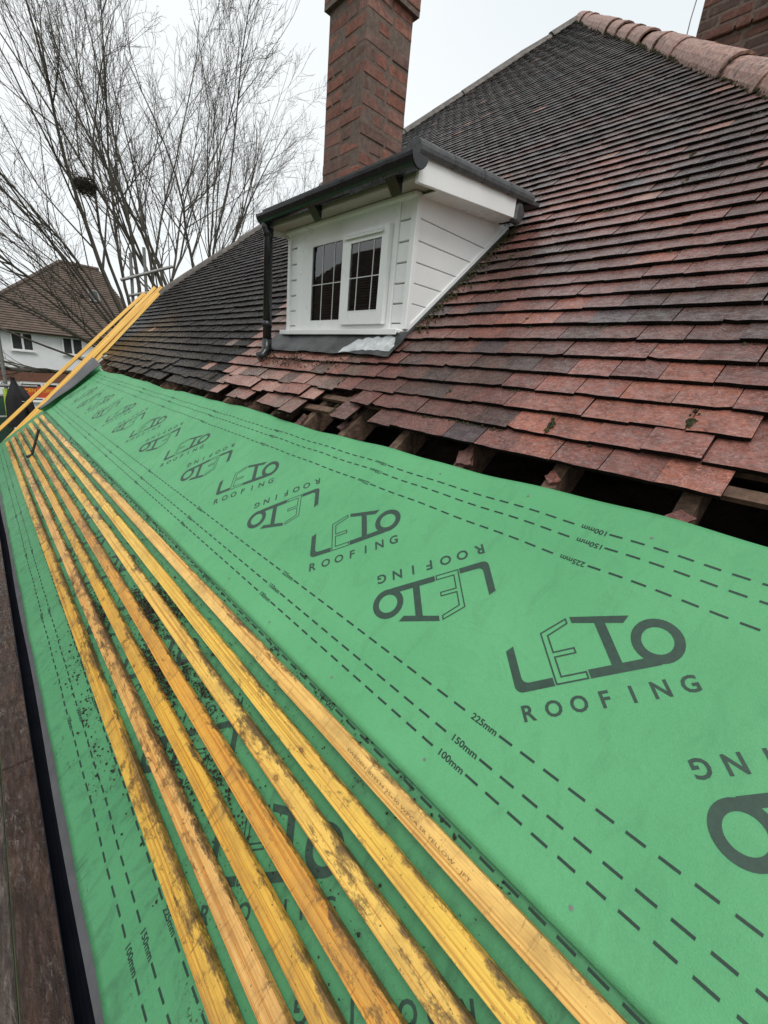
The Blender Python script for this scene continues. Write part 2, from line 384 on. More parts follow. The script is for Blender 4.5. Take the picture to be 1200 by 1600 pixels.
_glyph = {}
def glyphs(txt, bold=0.0, res=3):
    key = (txt, bold)
    if key in _glyph: return _glyph[key]
    cu = bpy.data.curves.new('txt', 'FONT'); cu.body = txt; cu.size = 1.0; cu.resolution_u = res; cu.offset = bold
    o = bpy.data.objects.new('txt', cu); COL.objects.link(o)
    dg = bpy.context.evaluated_depsgraph_get(); dg.update()
    me = bpy.data.meshes.new_from_object(o.evaluated_get(dg))
    vs = [(v.co.x, v.co.y) for v in me.vertices]; fs = [tuple(p.vertices) for p in me.polygons]
    bpy.data.objects.remove(o); bpy.data.curves.remove(cu); bpy.data.meshes.remove(me)
    x0 = min(v[0] for v in vs); x1 = max(v[0] for v in vs); y0 = min(v[1] for v in vs); y1 = max(v[1] for v in vs)
    _glyph[key] = ([((x-x0), (y-y0)) for x, y in vs], fs, x1-x0, y1-y0); return _glyph[key]
class P2:   # flat shapes in 2D
    def __init__(s): s.v = []; s.f = []
    def poly(s, pts): b = len(s.v); s.v += list(pts); s.f.append(tuple(range(b, b+len(pts))))
    def strip(s, A, B):
        b = len(s.v); n = len(A); s.v += list(A)+list(B)
        for i in range(n-1): s.f.append((b+i, b+i+1, b+n+i+1, b+n+i))
    def text(s, txt, x, y, wd=None, ht=None, bold=0.0, center=False):
        vs, fs, W, H = glyphs(txt, bold); sx = (wd/W) if wd else ht/H; sy = ht/H if ht else sx
        if center: x -= W*sx/2
        b = len(s.v); s.v += [(x+a*sx, y+c*sy) for a, c in vs]; s.f += [tuple(b+i for i in f) for f in fs]
def logo2d():
    s = P2()
    # L
    arc = lambda cx, cy, r, a0, a1, n=6: [(cx+r*cos(R(a0+(a1-a0)*i/n)), cy+r*sin(R(a0+(a1-a0)*i/n))) for i in range(n+1)]
    s.poly([(-.006, .124), (-.006, .022)] + arc(.014, .024, .020, 180, 270)[1:] + [(.0955, .004), (.0955, .026), (.034, .026)] + arc(.034, .043, .017, 270, 180)[1:] + [(.017, .134)])
    # E outline
    E = [(.0985, .005), (.0985, .155), (.179, .181), (.179, .163), (.119, .141), (.119, .094), (.174, .094), (.174, .076), (.119, .076), (.119, .026), (.182, .026), (.182, .005)]
    n = len(E); wd = .0042; inn = []
    for i in range(n):
        a, b, c = (Vector((*E[(i-1) % n], 0)), Vector((*E[i], 0)), Vector((*E[(i+1) % n], 0)))
        d1 = (b-a).normalized(); d2 = (c-b).normalized()
        n1 = Vector((d1.y, -d1.x, 0)); n2 = Vector((d2.y, -d2.x, 0)); m = (n1+n2); m /= max(0.3, 1+n1.dot(n2))
        inn.append((b.x+m.x*wd, b.y+m.y*wd))
    s.strip(E+[E[0]], inn+[inn[0]])
    # T roof bar, stem, base bar
    s.poly([(.189, .181), (.331, .143), (.311, .127), (.269, .139), (.269, .028), (.244, .028), (.244, .146), (.189, .162)])
    s.poly([(.1855, .005), (.352, .005), (.352, .028), (.1855, .028)])
    # O
    N = 40; cx, cy = .3665, .0635
    s.strip([(cx+.0585*cos(2*pi*i/N), cy+.0585*sin(2*pi*i/N)) for i in range(N+1)], [(cx+.0355*cos(2*pi*i/N), cy+.0355*sin(2*pi*i/N)) for i in range(N+1)])
    for i, ch in enumerate('ROOFING'): s.text(ch, .013+i*.0622, -.068, ht=.040, bold=0.022, center=True)
    return s
LOGO = logo2d()
def to_sheet(s2, f, hf, name, mat, parent, lift=0.0009):
    """put flat print on a membrane: f maps 2D to (u,v)"""
    bm = bmesh.new(); vv = []
    for x, y in s2.v:
        u, v = f(x, y); vv.append(bm.verts.new((-u, v, 0)))
    for fc in s2.f:
        try: bm.faces.new([vv[i] for i in fc])
        except ValueError: pass
    xs = [v.co.x for v in bm.verts]; ys = [v.co.y for v in bm.verts]
    if max(xs)-min(xs) < 1.0:
        for ax, lo_, hi_ in ((0, min(xs), max(xs)), (1, min(ys), max(ys))):
            q = math.ceil(lo_/0.035)*0.035
            while q < hi_:
                co = Vector((q, 0, 0)) if ax == 0 else Vector((0, q, 0)); no = Vector((1, 0, 0)) if ax == 0 else Vector((0, 1, 0))
                bmesh.ops.bisect_plane(bm, geom=bm.verts[:]+bm.edges[:]+bm.faces[:], plane_co=co, plane_no=no); q += 0.035
    for v in bm.verts: v.co.z = hf(-v.co.x, v.co.y) + lift
    bm.normal_update()
    for fc in bm.faces:
        if fc.normal.z < 0: fc.normal_flip()
    me = bpy.data.meshes.new(name); bm.to_mesh(me); bm.free()
    return link(name, me, mat, parent, Matrix.Identity(4))
Q2 = 1/math.sqrt(2); PER = 1.005
for sh, hf, du, dv in ((up, h_up, 0.0, 0.0), (lo, h_lo, 0.43, VL)):
    for k in range(-2, 9):
        u0 = 0.49+PER*k+du
        if -1.5 < u0 < 8.0:
            to_sheet(LOGO, lambda a, b, u0=u0: (u0+(b-a)*Q2, dv+.34+(a+b)*Q2), hf, 'printed_logo', M['print_ink'], sh)
        c2 = 1.2955+PER*k+du
        if -1.2 < c2-.49 < 8.0:
            to_sheet(LOGO, lambda a, b, c2=c2: (c2-.49-(b-a)*Q2, dv+1-.34-(a+b)*Q2), hf, 'printed_logo', M['print_ink'], sh)
    for vl, inv, sft in ((.1, 0, .022), (.15, 0, .012), (.225, 0, 0), (.775, 1, .034), (.85, 1, .018), (.9, 1, .026)):
        s2 = P2(); lab = {.1: '100mm', .9: '100mm', .15: '150mm', .85: '150mm', .225: '225mm', .775: '225mm'}[vl]
        for k in range(-2, 9):
            ul = 0.567+sft+PER*k+du
            if -1.4 < ul < 8.1:     # label: starts at ul and runs towards smaller u
                if inv:
                    b0 = len(s2.v); s2.text(lab, 0, 0, wd=.078, ht=.0185, bold=0.022)
                    s2.v[b0:] = [(ul-.078+x, vl+.008-y) for x, y in s2.v[b0:]]
                else:
                    b0 = len(s2.v); s2.text(lab, 0, 0, wd=.078, ht=.0185, bold=0.022)
                    s2.v[b0:] = [(ul-x, vl-.008+y) for x, y in s2.v[b0:]]
            for i in range(15):
                ud = ul-.0865-i*.0612
                if -1.55 < ud-.038 and ud < 8.3:
                    s2.poly([(ud, vl-.0031), (ud-.019, vl-.0031), (ud-.038, vl-.0031), (ud-.038, vl+.0031), (ud-.019, vl+.0031), (ud, vl+.0031)])
        to_sheet(s2, lambda x, y: (x, y+dv), hf, 'printed_dash_line', M['dash_ink'], sh)['kind'] = 'stuff'

for u_, v_ in ((.20, .045), (.61, .06), (1.02, .05), (1.43, .04), (1.84, .055), (.40, .93), (.81, .95), (1.22, .94), (2.05, .95), (2.87, .94)):
    mb = MB(); mb.tube([(-u_, v_, h_up(u_, v_)-.002), (-u_, v_, h_up(u_, v_)+.0016)], .0042, 10); mb.build('nail_head', M['scaffold_steel'], up, Matrix.Identity(4))
# curled far end of the upper membrane, grey underside showing
mb = MB(); vs = []; fs = []; NA, NB = 22, 30
for j in range(NB+1):
    v = -0.03+1.08*j/NB; tv = max(0, v); r_ = 0.040+0.045*tv; ext = .05+.17*tv+.015*sin(v*9); u0 = 8.34+.012*sin(v*5)
    for i in range(NA+1):
        if i <= 15:
            a = R(-90+205*i/15); u = u0+r_*cos(a); h = 0.006+r_+r_*sin(a)
        else:
            a = R(115); q = ext*(i-15)/7; u = u0+r_*cos(a)-sin(a)*q; h = 0.006+r_+r_*sin(a)+cos(a)*q*.75-.03*(q/ext)**3*tv+.012*sin(v*7+q*9)
        h += h_up(8.34, min(1, max(0, v)))-.006; vs.append((-u, v+.01*sin(i*.5), h))
for j in range(NB):
    for i in range(NA):
        a = j*(NA+1)+i; fs.append((a, a+1, a+NA+2, a+NA+1))
mb.add(vs, fs); cu = mb.build('curled_end', [M['membrane_grey'], M['membrane_clean']], up, Matrix.Identity(4), smooth=True)
mm = cu.modifiers.new('thickness', 'SOLIDIFY'); mm.thickness = 0.0015; mm.offset = 1; mm.material_offset = 1
cu['label'] = 'curled end of the green membrane showing its grey underside'

# ------------------------------------------------------------------ eaves: tray, gutter, fascia, house wall
mb = MB(); N = 60
prof = [(-0.80, -0.020), (-0.915, -0.0200), (-0.956, -0.022), (-0.968, -0.050), (-0.9695, -0.050), (-0.9575, -0.0240), (-0.915, -0.0220), (-0.80, -0.0220)]
for i in range(N+1):
    u = -1.6+10.0*i/N; wv = 0.004*sin(u*3.1)
    mb.v += [(-u, v+wv, h) for v, h in prof]
k = len(prof)
mb.f = [(i*k+j, i*k+(j+1) % k, (i+1)*k+(j+1) % k, (i+1)*k+j) for i in range(N) for j in range(k)]; mb.m = [0]*len(mb.f)
tag(mb.build('eaves_tray', M['tray_plastic'], None, RM), 'grey plastic eaves tray strip between green membrane and black gutter', 'eaves tray')
def half_pipe(mb, y0, y1, cx, cz, r, t=0.003, n=12, seg=1):
    pr = [(cx+r*cos(R(180+180*i/n)), cz+r*sin(R(180+180*i/n))) for i in range(n+1)]
    pr2 = [(cx+(r-t)*cos(R(360-180*i/n)), cz+(r-t)*sin(R(360-180*i/n))) for i in range(n+1)]
    pr += pr2; k = len(pr); b = len(mb.v)
    mb.v += [(x, y0, z) for x, z in pr]+[(x, y1, z) for x, z in pr]
    for j in range(k): mb.f.append((b+j, b+(j+1) % k, b+k+(j+1) % k, b+k+j)); mb.m.append(0)
    mb.f.append(tuple(b+j for j in range(k-1, -1, -1))); mb.f.append(tuple(b+k+j for j in range(k))); mb.m += [0, 0]
gt = empty('eaves_gutter', (0, 0, 0)); tag(gt, 'black plastic half-round gutter along the eaves beside the scaffold boards', 'gutter')
mb = MB(); half_pipe(mb, -1.8, 8.5, -0.683, -0.668, 0.058); mb.build('gutter_channel', M['gutter_plastic'], gt)
for yj in (0.1, 2.9, 5.8):
    mb = MB(); half_pipe(mb, yj-.05, yj+.05, -0.683, -0.668, 0.0625, 0.004); mb.build('gutter_joint', M['gutter_plastic'], gt)
hw = empty('house_wall', (0.4, 3, GZ)); tag(hw, 'red brick house wall below the eaves', 'wall')
mb = MB(); mb.box(-0.35, -0.1, -1.8, 8.4, GZ, -0.62); mb.v = [(x-0.4, y-3, z-GZ) for x, y, z in mb.v]; mb.build('wall', M['far_brick'], hw)
mb = MB(); mb.box(-0.615, -0.597, -1.8, 8.4, -0.80, -0.60); mb.v = [(x-0.4, y-3, z-GZ) for x, y, z in mb.v]; mb.build('fascia', M['upvc'], hw)
mb = MB(); mb.box(-0.5955, 9, -1.8, 8.4, -0.70, -0.66); mb.v = [(x-0.4, y-3, z-GZ) for x, y, z in mb.v]; mb.build('loft_floor', M['loft_dark'], hw)
mb = MB(); mb.box(2.35, 2.42, -1.75, 8.3, -0.655, 1.96).box(-.3, 2.34, -1.8, -1.76, -.655, 1.7).box(.85, 2.34, 8.31, 8.36, -.655, .50); mb.v = [(x-0.4, y-3, z-GZ) for x, y, z in mb.v]; mb.build('loft_partition', M['loft_dark'], hw)

mb = MB(); vs = []; fs = []; nx, ny = 26, 140
for i in range(nx+1):
    x = .25+2.05*i/nx
    for j in range(ny+1):
        y = -1.7+9.9*j/ny
        z = .02+.30*(x-.25)+.11*mnoise.noise(Vector((x*3.2, y*2.4, 1.7)))+.05*mnoise.noise(Vector((x*9, y*8, 4)))
        vs.append((x-.4, y-3, min(z, x*.894-.30)-GZ))
for i in range(nx):
    for j in range(ny):
        a = i*(ny+1)+j; fs.append((a, a+ny+1, a+ny+2, a+1))
mb.add(vs, fs); mb.build('loft_insulation', M['sooty_quilt'], hw, smooth=True)

# ------------------------------------------------------------------ the tiled roof
GAUGE, TW = 0.118, 0.170
APX = (5.91, 11.885); HL = (10.6, 3.2); HR = (-1.17, 1.10)
roof = empty('tiled_roof', mat=RM.copy()); tag(roof, 'old hipped clay tile roof, red and blackened, stripped along its lower edge', 'roof')
def left_lim(v):
    if v < HL[1]: return 9.25+(HL[0]-9.25)*(v-1.3)/(HL[1]-1.3)
    return HL[0]+(APX[0]-HL[0])*(v-HL[1])/(APX[1]-HL[1])
def right_lim(v): return HR[0]+(APX[0]-HR[0])*(v-HR[1])/(APX[1]-HR[1])
def tile_geo(seed, chip=0):
    r = random.Random(seed); W, Lg, T = 0.1675, 0.27, 0.0128
    nx, ny = 4, 3; vs = []; fs = []
    je = [r.uniform(-.0022, .0022) for _ in range(nx+1)]
    for j in range(ny+1):
        for i in range(nx+1):
            x = -W/2+W*i/nx; y = Lg*j/ny; q = (i/nx-.5)*2
            z = -0.0010*q*q + r.uniform(-.0005, .0005) - 0.0016*(1-j/ny)**2
            if j == 0:
                y += je[i]
                if chip and i == (nx if chip > 0 else 0): y += 0.013
            vs.append((x, y, z))
    n1 = (nx+1)*(ny+1)
    vs += [(x, y, z-T) for x, y, z in vs[:n1]]
    for j in range(ny):
        for i in range(nx):
            a = j*(nx+1)+i; fs.append((a, a+1, a+nx+2, a+nx+1))
    top = len(fs)
    for i in range(nx): fs.append((i, n1+i, n1+i+1, i+1))
    for j in range(ny):
        a = j*(nx+1); fs.append((a, a+nx+1, n1+a+nx+1, n1+a)); a += nx; fs.append((a, n1+a, n1+a+nx+1, a+nx+1))
    fs.append((n1, n1+ny*(nx+1), n1+ny*(nx+1)+nx, n1+nx))
    return vs, fs, top
TG = [tile_geo(s, c) for s, c in ((1, 0), (2, 0), (3, 0), (4, 0), (5, 0), (6, 1), (7, -1))]
TM = []
for vs, fs, top in TG:
    me = bpy.data.meshes.new('tile'); me.from_pydata(vs, [], fs)
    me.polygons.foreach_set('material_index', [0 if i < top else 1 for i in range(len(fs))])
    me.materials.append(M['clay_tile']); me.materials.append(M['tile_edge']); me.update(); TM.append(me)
REDS = [(.195, .073, .053), (.23, .082, .058), (.145, .070, .056), (.115, .068, .057), (.090, .062, .056), (.165, .076, .058), (.110, .064, .058), (.135, .060, .050)]
NEAR = [(.27, .098, .066), (.30, .105, .068), (.22, .088, .064), (.24, .10, .070), (.17, .082, .064), (.135, .076, .066), (.28, .115, .085)]
DARK = [(.022, .0185, .0175), (.027, .0225, .0205), (.019, .0170, .0165), (.031, .0245, .0215)]
UPR = [(.044, .033, .028), (.036, .029, .026), (.056, .038, .031), (.046, .038, .033), (.068, .043, .036)]
rt_ = random.Random(11)
PAL = [(.072, .046, .040), (.094, .053, .045), (.120, .058, .048), (.147, .065, .054), (.172, .073, .059), (.203, .082, .064), (.250, .095, .068)]
def tile_col(u, v):
    wet = .62-.52*sstep(3.6, 6.0, v)+1.25*math.exp(-((u-1.3)/1.5)**2-((v-3.0)/1.15)**2)
    if u > 3.62+0.42*v-0.20+rt_.uniform(-.04, .04) and rt_.random() > 0.01: c = rt_.choice(DARK); wet = .07
    elif u > 2.3 and v < 2.4: c = rt_.choice([(.27, .125, .095), (.23, .098, .074), (.21, .115, .088), (.15, .090, .070), (.34, .175, .135), (.31, .155, .12)])
    else:
        k = .5+.55*mnoise.noise(Vector((u*1.4, v*1.8, 2.0)))+rt_.gauss(0, .11)+(.28 if v < 1.75 and u < 1.0 else 0)-.30*sstep(2.6, 5.0, v)-(.12 if v < 1.8 and 1.1 < u < 2.2 else 0)
        c = PAL[max(0, min(6, int(k*7)))]
        if rt_.random() < .05: c = (.085, .058, .058)
        d = sstep(3.2, 6.2, v+rt_.uniform(-.5, .5)); q = rt_.choice(UPR); c = tuple(c[i]*(1-d)+q[i]*d for i in range(3))
        if rt_.random() < 0.012 and v > 3: c = (.26, .13, .10)
    k = rt_.uniform(.88, 1.12); return (c[0]*k, c[1]*k, c[2]*k, wet)
def sag(u): return -0.055*sstep(1.5, 2.7, u)*(1-0.3*sstep(5, 7, u))
def exists(row, u, v):
    if row == 0:
        return (.29 < u < 1.82) or (1.98 < u < 2.12) or (2.42 < u < 3.02) or (3.10 < u < 3.45) or (3.62 < u < 5.0) or (5.15 < u < 6.5) or (6.75 < u < 7.9)
    if row == 1:
        return not (2.16 < u < 2.36 or 8.6 < u)
    if row == 2:
        return not (u < 0.28 and u > 0.0)
    return True
tiles = []
row = 0
while True:
    v = 1.100+GAUGE*row
    if v > APX[1]-.1: break
    u = right_lim(v)-0.10 + (TW/2 if row % 2 else 0)
    k0 = math.floor((u-0.376)/TW); u = 0.376+k0*TW + (TW/2 if row % 2 else 0)
    while u < left_lim(v)-(0.03 if v > HL[1] else -.02):
        if u > right_lim(v)+0.045 and exists(row, u, v):
            vv = v+sag(u)*max(0.0, 1-row/14)+rt_.uniform(-.0035, .0035)+(rt_.uniform(-.022, .012) if row < 3 and u > 1.8 and rt_.random() < .5 else 0)
            indorm = (2.17 < u < 3.60 and 1.80 < vv+.1 and vv < 2.95) or (3.86 < u < 4.30 and 2.92 < vv+.1 and vv < 3.45)
            if not indorm:
                tiles.append((u+rt_.uniform(-.002, .002), vv, rt_.uniform(-.0015, .003)+(0.010 if row < 2 and rt_.random() < .12 else 0), rt_.gauss(0, .008)+(rt_.gauss(0, .035 if u > 1.8 else .010) if row == 0 else (rt_.gauss(0, .02) if row == 1 and u > 1.8 else 0)), 0.150-.058*sstep(2.0, 6.5, v)+rt_.gauss(0, .008)*(1-.6*sstep(2, 6, v)), tile_col(u, vv), rt_.choice((0, 0, 0, 1, 1, 1, 2, 2, 2, 3, 3, 3, 4, 4, 4, 5, 6))))
        u += TW
    row += 1
def px(p):
    d = p-CAM; z = d.dot(fw); return (600+663.65*d.dot(rt)/z, 800+663.65*d.dot(dn)/z, z) if z > 0.05 else (-999, -999, 1e6)
def tsize(t):
    p = P(t[0], t[1]+.06, .05); x, y, z = px(p)
    if not (-60 < x < 1260 and -40 < y < 1640): return 0
    d = (p-CAM); return -d.normalized().dot(NV)/d.length_squared
order = sorted(tiles, key=tsize, reverse=True)
def tmat(t):
    u, v, dh, rz, pit, c, g_ = t
    return Matrix.Translation((-u, v, 0.058+dh)) @ Matrix.Rotation(rz, 4, 'Z') @ Matrix.Rotation(-pit, 4, 'X')
for t in order[:300]:
    o = bpy.data.objects.new('tile', TM[t[6]]); COL.objects.link(o); o.parent = roof; o.matrix_local = tmat(t); o.color = t[5]
mass = MB()
for t in order[300:]:
    vs, fs, top = TG[t[6]]; m_ = tmat(t); b = len(mass.v)
    mass.v += [tuple(m_ @ Vector(q)) for q in vs]; mass.c += [t[5]]*len(vs)
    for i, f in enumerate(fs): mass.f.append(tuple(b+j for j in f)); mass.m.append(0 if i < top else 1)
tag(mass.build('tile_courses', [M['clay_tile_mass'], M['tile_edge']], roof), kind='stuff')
# old tiling battens under the first courses, and rafters
for i in range(9):
    v = 1.135+GAUGE*i+0.118
    segs = ((-1.0, 0.9), (1.0, 4.1), (4.15, 9.0))
    for a, b in segs:
        mb = MB(); mb.box(-b, -a, v-.019, v+.019, -0.006, 0.0145); mb.build('tiling_batten', M['old_timber'], roof)
for a, b, v, rz in ((-.7, .33, 1.16, .0), (2.02, 2.62, 1.150, .02), (2.0, 2.2, 1.262, 0)):
    mb = MB(); mb.box(-(b-a)/2, (b-a)/2, -.02, .02, -.0075, .0135); mb.build('tiling_batten', M['old_timber'], roof, Matrix.Translation((-(a+b)/2, v, 0)) @ Matrix.Rotation(rz, 4, 'Z'))
u = 0.382-0.41*4
while u < 9.0:
    mb = MB(); w_ = 0.052; v0, v1 = (-0.85 if u < 8.3 else 1.1), 5.0
    n = 8
    for i in range(n+1):
        v = v0+(v1-v0)*i/n; j_ = rng.uniform(-.004, .004)
        mb.v += [(-u-w_/2+j_, v, -.135), (-u+w_/2+j_, v, -.135), (-u+w_/2+j_, v, -.0135+j_*.3), (-u-w_/2+j_, v, -.0135+j_*.3)]
    mb.f = [(i*4+j, i*4+(j+1) % 4, i*4+4+(j+1) % 4, i*4+4+j) for i in range(n) for j in range(4)]+[(3, 2, 1, 0), (n*4, n*4+1, n*4+2, n*4+3)]; mb.m = [0]*len(mb.f)
    mb.build('rafter', M['rafter_timber'], roof); u += 0.41+rng.uniform(-.012, .012)
rg = random.Random(41)
for u_, v_ in ((.25, 1.045), (.95, 1.05), (1.33, 1.05), (1.9, 1.06), (2.3, 1.05), (2.62, 1.02), (3.3, 1.04)):
    vs, fs, top = TG[rg.randrange(5)]; k_ = rg.uniform(.25, .5)
    me = bpy.data.meshes.new('tile_fragment'); me.from_pydata([(x*k_*(1+.4*(y > .1)), y*k_*rg.uniform(.5, .62), z) for x, y, z in vs], [], fs); me.materials.append(M['clay_tile']); me.update()
    o = bpy.data.objects.new('tile_fragment', me); COL.objects.link(o); o.parent = roof; o.color = (*rg.choice(PAL), .3)
    ur = min((abs(u_-(0.382+.41*q)), 0.382+.41*q) for q in range(10))[1]
    o.matrix_local = Matrix.Translation((-ur+rg.uniform(-.01, .01), v_, .004)) @ Matrix.Rotation(rg.uniform(0, 6), 4, 'Z')
# other slopes of the hip roof
def face(name, pts):
    mb = MB(); inv = RM.inverted(); mb.add([inv @ Vector(p) for p in pts], [tuple(range(len(pts)))]); return mb.build(name, M['far_tile'], roof)
A = P(*APX, .02); BR_ = P(*HR, .02); BL_ = P(*HL, .02); X14 = Vector((12, 0, 0)); X3 = Vector((4, 0, 0))
face('far_slope', [A, BL_, BL_+X14, A+X3]); face('near_slope', [A, A+X3, BR_+X14, BR_])
face('back_slope', [A+X3, BL_+X14, BR_+X14])
# hip tiles
def barrel(L, r0, r1, n=10, t=0.018):
    mb = MB(); rings = []
    for s, r in ((0.0, r0), (0.06, r0*1.0), (0.5, (r0+r1)/2), (1.0, r1)):
        for i in range(n+1):
            a = R(-8+196*i/n); rings.append((r*cos(a), s*L, r*sin(a)))
        for i in range(n+1):
            a = R(188-196*i/n); rings.append(((r-t)*cos(a), s*L, (r-t)*sin(a)))
    k = 2*(n+1)
    fs = [(q*k+j, q*k+(j+1) % k, (q+1)*k+(j+1) % k, (q+1)*k+j) for q in range(3) for j in range(k)]
    fs += [tuple(range(k-1, -1, -1)), tuple(3*k+j for j in range(k))]
    mb.add(rings, fs); me = mb.mesh('hip_tile'); 
    return me
def hip(p0, p1, n, r0, mat, lift):
    d = (p1-p0); L = d.length/n; d.normalize(); me = barrel(L*1.06, r0, r0*0.90); me.materials.append(mat)
    zz = Vector((0, 0, 1)); zz = (zz-d*zz.dot(d)).normalized(); xx = d.cross(zz)
    inv = RM.inverted()
    for i in range(n):
        o = bpy.data.objects.new('hip_tile', me); COL.objects.link(o); o.parent = roof
        p = p0+d*L*i + zz*lift + Vector((rng.uniform(-.008, .008), rng.uniform(-.008, .008), rng.uniform(-.006, .006)))
        m_ = Matrix((xx, d, zz)).transposed().to_4x4(); m_.translation = p
        o.matrix_local = inv @ m_ @ Matrix.Rotation(rng.gauss(0, .012), 4, 'X') @ Matrix.Rotation(rng.gauss(0, .02), 4, 'Z')
hip(P(*HR, .0), P(*APX, .0), 19, 0.150, M['hip_tile_clay'], -0.015)
hip(P(*HL, .0), P(*APX, .0), 15, 0.135, M['hip_tile_dark'], -0.015)
# moss beds
def clumps(mb, pts, r0, r1, rg):
    for p in pts:
        r = rg.uniform(r0, r1); o = Vector(p)
        vs = [o+Vector((rg.uniform(-1, 1), rg.uniform(-1, 1), rg.uniform(-.8, .8))).normalized()*r*rg.uniform(.6, 1.1) for _ in range(6)]
        ax = [Vector((1, 0, 0)), Vector((-1, 0, 0)), Vector((0, 1, 0)), Vector((0, -1, 0)), Vector((0, 0, 1)), Vector((0, 0, -1))]
        vs = [o+(ax[i]+Vector((rg.uniform(-.35, .35), rg.uniform(-.35, .35), rg.uniform(-.35, .35))))*r for i in range(6)]
        mb.add(vs, [(0, 2, 4), (2, 1, 4), (1, 3, 4), (3, 0, 4), (2, 0, 5), (1, 2, 5), (3, 1, 5), (0, 3, 5)])
mb = MB(); rg = random.Random(5); pts = []
for i in range(4200):
    v = rg.uniform(1.5, 11.7); u = right_lim(v)+0.115+abs(rg.gauss(0, .026)); pts.append((-u, v, .055+rg.uniform(-.012, .008)))
for i in range(420):
    v = rg.uniform(1.85, 3.1); u = 2.135-abs(rg.gauss(0, .05)); pts.append((-u, v, .058+rg.uniform(-.006, .003)))
for t in rg.sample(order[:900], 34):
    n_ = rg.randrange(5, 30)
    for q in range(n_): pts.append((-(t[0]+TW/2+rg.gauss(0, .006)), t[1]+.012+abs(rg.gauss(0, .035)), .052+rg.uniform(-.004, .001)))
for t in rg.sample(order[:700], 90):
    for q in range(rg.randrange(3, 14)): pts.append((-(t[0]+rg.uniform(-.08, .08)), t[1]-.006-abs(rg.gauss(0, .005)), .041+rg.uniform(-.002, .002)))
clumps(mb, pts, .003, .010, rg); tag(mb.build('moss', M['moss'], roof), kind='stuff')

# ------------------------------------------------------------------ dormer window
XF, DY0, DY1 = 1.337, 2.165, 3.60
dorm = empty('dormer_window', (1.6, 2.88, 1.25)); tag(dorm, 'white boarded dormer with two-pane window, black gutter and flat grey roof', 'dormer')
DT = Matrix.Translation((-1.6, -2.88, -1.25))
def dpart(name, mb, mat, parent=None, bev=0.0, smooth=False):
    me = mb.mesh(name, smooth)
    if bev: bevel(me, bev)
    return link(name, me, mat, parent or dorm, DT if parent is None else Matrix.Identity(4))
zr = lambda x: x*math.tan(TH)+0.075      # main roof surface under the cheek
BH = [2.018, 1.905, 1.79, 1.675, 1.56, 1.445, 1.33, 1.215]
# backing walls
mb = MB(); mb.prism([(XF+.03, DY0+.018, 1.2), (2.28, DY0+.018, zr(2.28)-.05), (2.28, DY0+.018, 2.10), (XF+.03, DY0+.018, 2.04)], (0, .03, 0)); dpart('cheek_wall', mb, M['upvc_groove'])
mb = MB(); mb.prism([(XF+.03, DY1-.045, 1.2), (2.28, DY1-.045, zr(2.28)-.05), (2.28, DY1-.045, 2.10), (XF+.03, DY1-.045, 2.04)], (0, .03, 0)); dpart('cheek_wall', mb, M['upvc_groove'])
def soff_z(x): return 2.015+0.09*(x-XF)
for side, yy, dy in (('near', DY0, .016), ('far', DY1-.016, .016)):
    for i in range(len(BH)-1):
        z1, z0 = BH[i]-.0022, BH[i+1]+.0022
        xa = XF+.012
        ztop = lambda x: min(z1, soff_z(x)) if i else soff_z(x)
        # polygon between z0..z1, right side cut by the roof slope
        xr0 = (z0-0.075)/math.tan(TH); xr1 = ((soff_z(2.2) if i == 0 else z1)-0.075)/math.tan(TH)
        if i == 0: xr1 = min(xr1, 2.26)
        if xr0 < xa+.01: 
            z0 = zr(xa)+.004; xr0 = xa
        if z1-z0 < .012: continue
        poly = [(xa, yy, z0), (xr0, yy, z0), (xr1, yy, soff_z(xr1) if i == 0 else z1), (xa, yy, soff_z(xa) if i == 0 else z1)]
        if xr0 == xa: poly = [poly[0], poly[2], poly[3]]
        mb = MB(); mb.prism(poly, (0, dy, 0)); dpart('cladding_board', mb, M['upvc'], bev=.0035)
# cheek bottom trim and lead soaker
d_ = Vector((1, 0, math.tan(TH))).normalized()
def slope_strip(name, y0, y1, x0, x1, lo_, hi_, mat):
    mb = MB(); mb.prism([(x0, y0, zr(x0)+lo_), (x1, y0, zr(x1)+lo_), (x1, y0, zr(x1)+hi_), (x0, y0, zr(x0)+hi_)], (0, y1-y0, 0)); return dpart(name, mb, mat)
slope_strip('cheek_trim', DY0-.010, DY0+.012, XF, 2.20, .012, .040, M['upvc'])
slope_strip('lead_soaker', DY0-.022, DY0+.012, XF-.03, 2.22, -.03, .006, M['lead'])
# front wall pieces
mb = MB(); mb.box(XF+.012, XF+.04, 3.36, DY1, 1.24, 2.03).box(XF+.012, XF+.04, DY0+.018, 2.35, 1.24, 2.03).box(XF+.013, XF+.041, 2.35, 3.36, 1.885, 2.03).box(XF+.013, XF+.041, 2.35, 3.36, 1.24, 1.32); dpart('front_wall', mb, M['upvc_groove'])
for ya, yb in ((2.203, 2.308), (3.472, 3.572)):
    for i in range(len(BH)-1):
        z0 = max(BH[i+1]+.004, 1.292); z1 = BH[i]-.004
        if z1-z0 < .01: continue
        mb = MB(); mb.box(XF-.010, XF+.012, ya, yb, z0, z1); dpart('cladding_board', mb, M['upvc'], bev=.004)
for ya, yb, xo in ((DY0-.012, 2.203, .026), (2.308, 2.346, .022), (3.572, DY1+.008, .026), (3.40, 3.472, .020)):
    mb = MB(); mb.box(XF-xo, XF+.012, ya, yb, 1.292, 2.028); dpart('corner_trim', mb, M['upvc'], bev=.004)
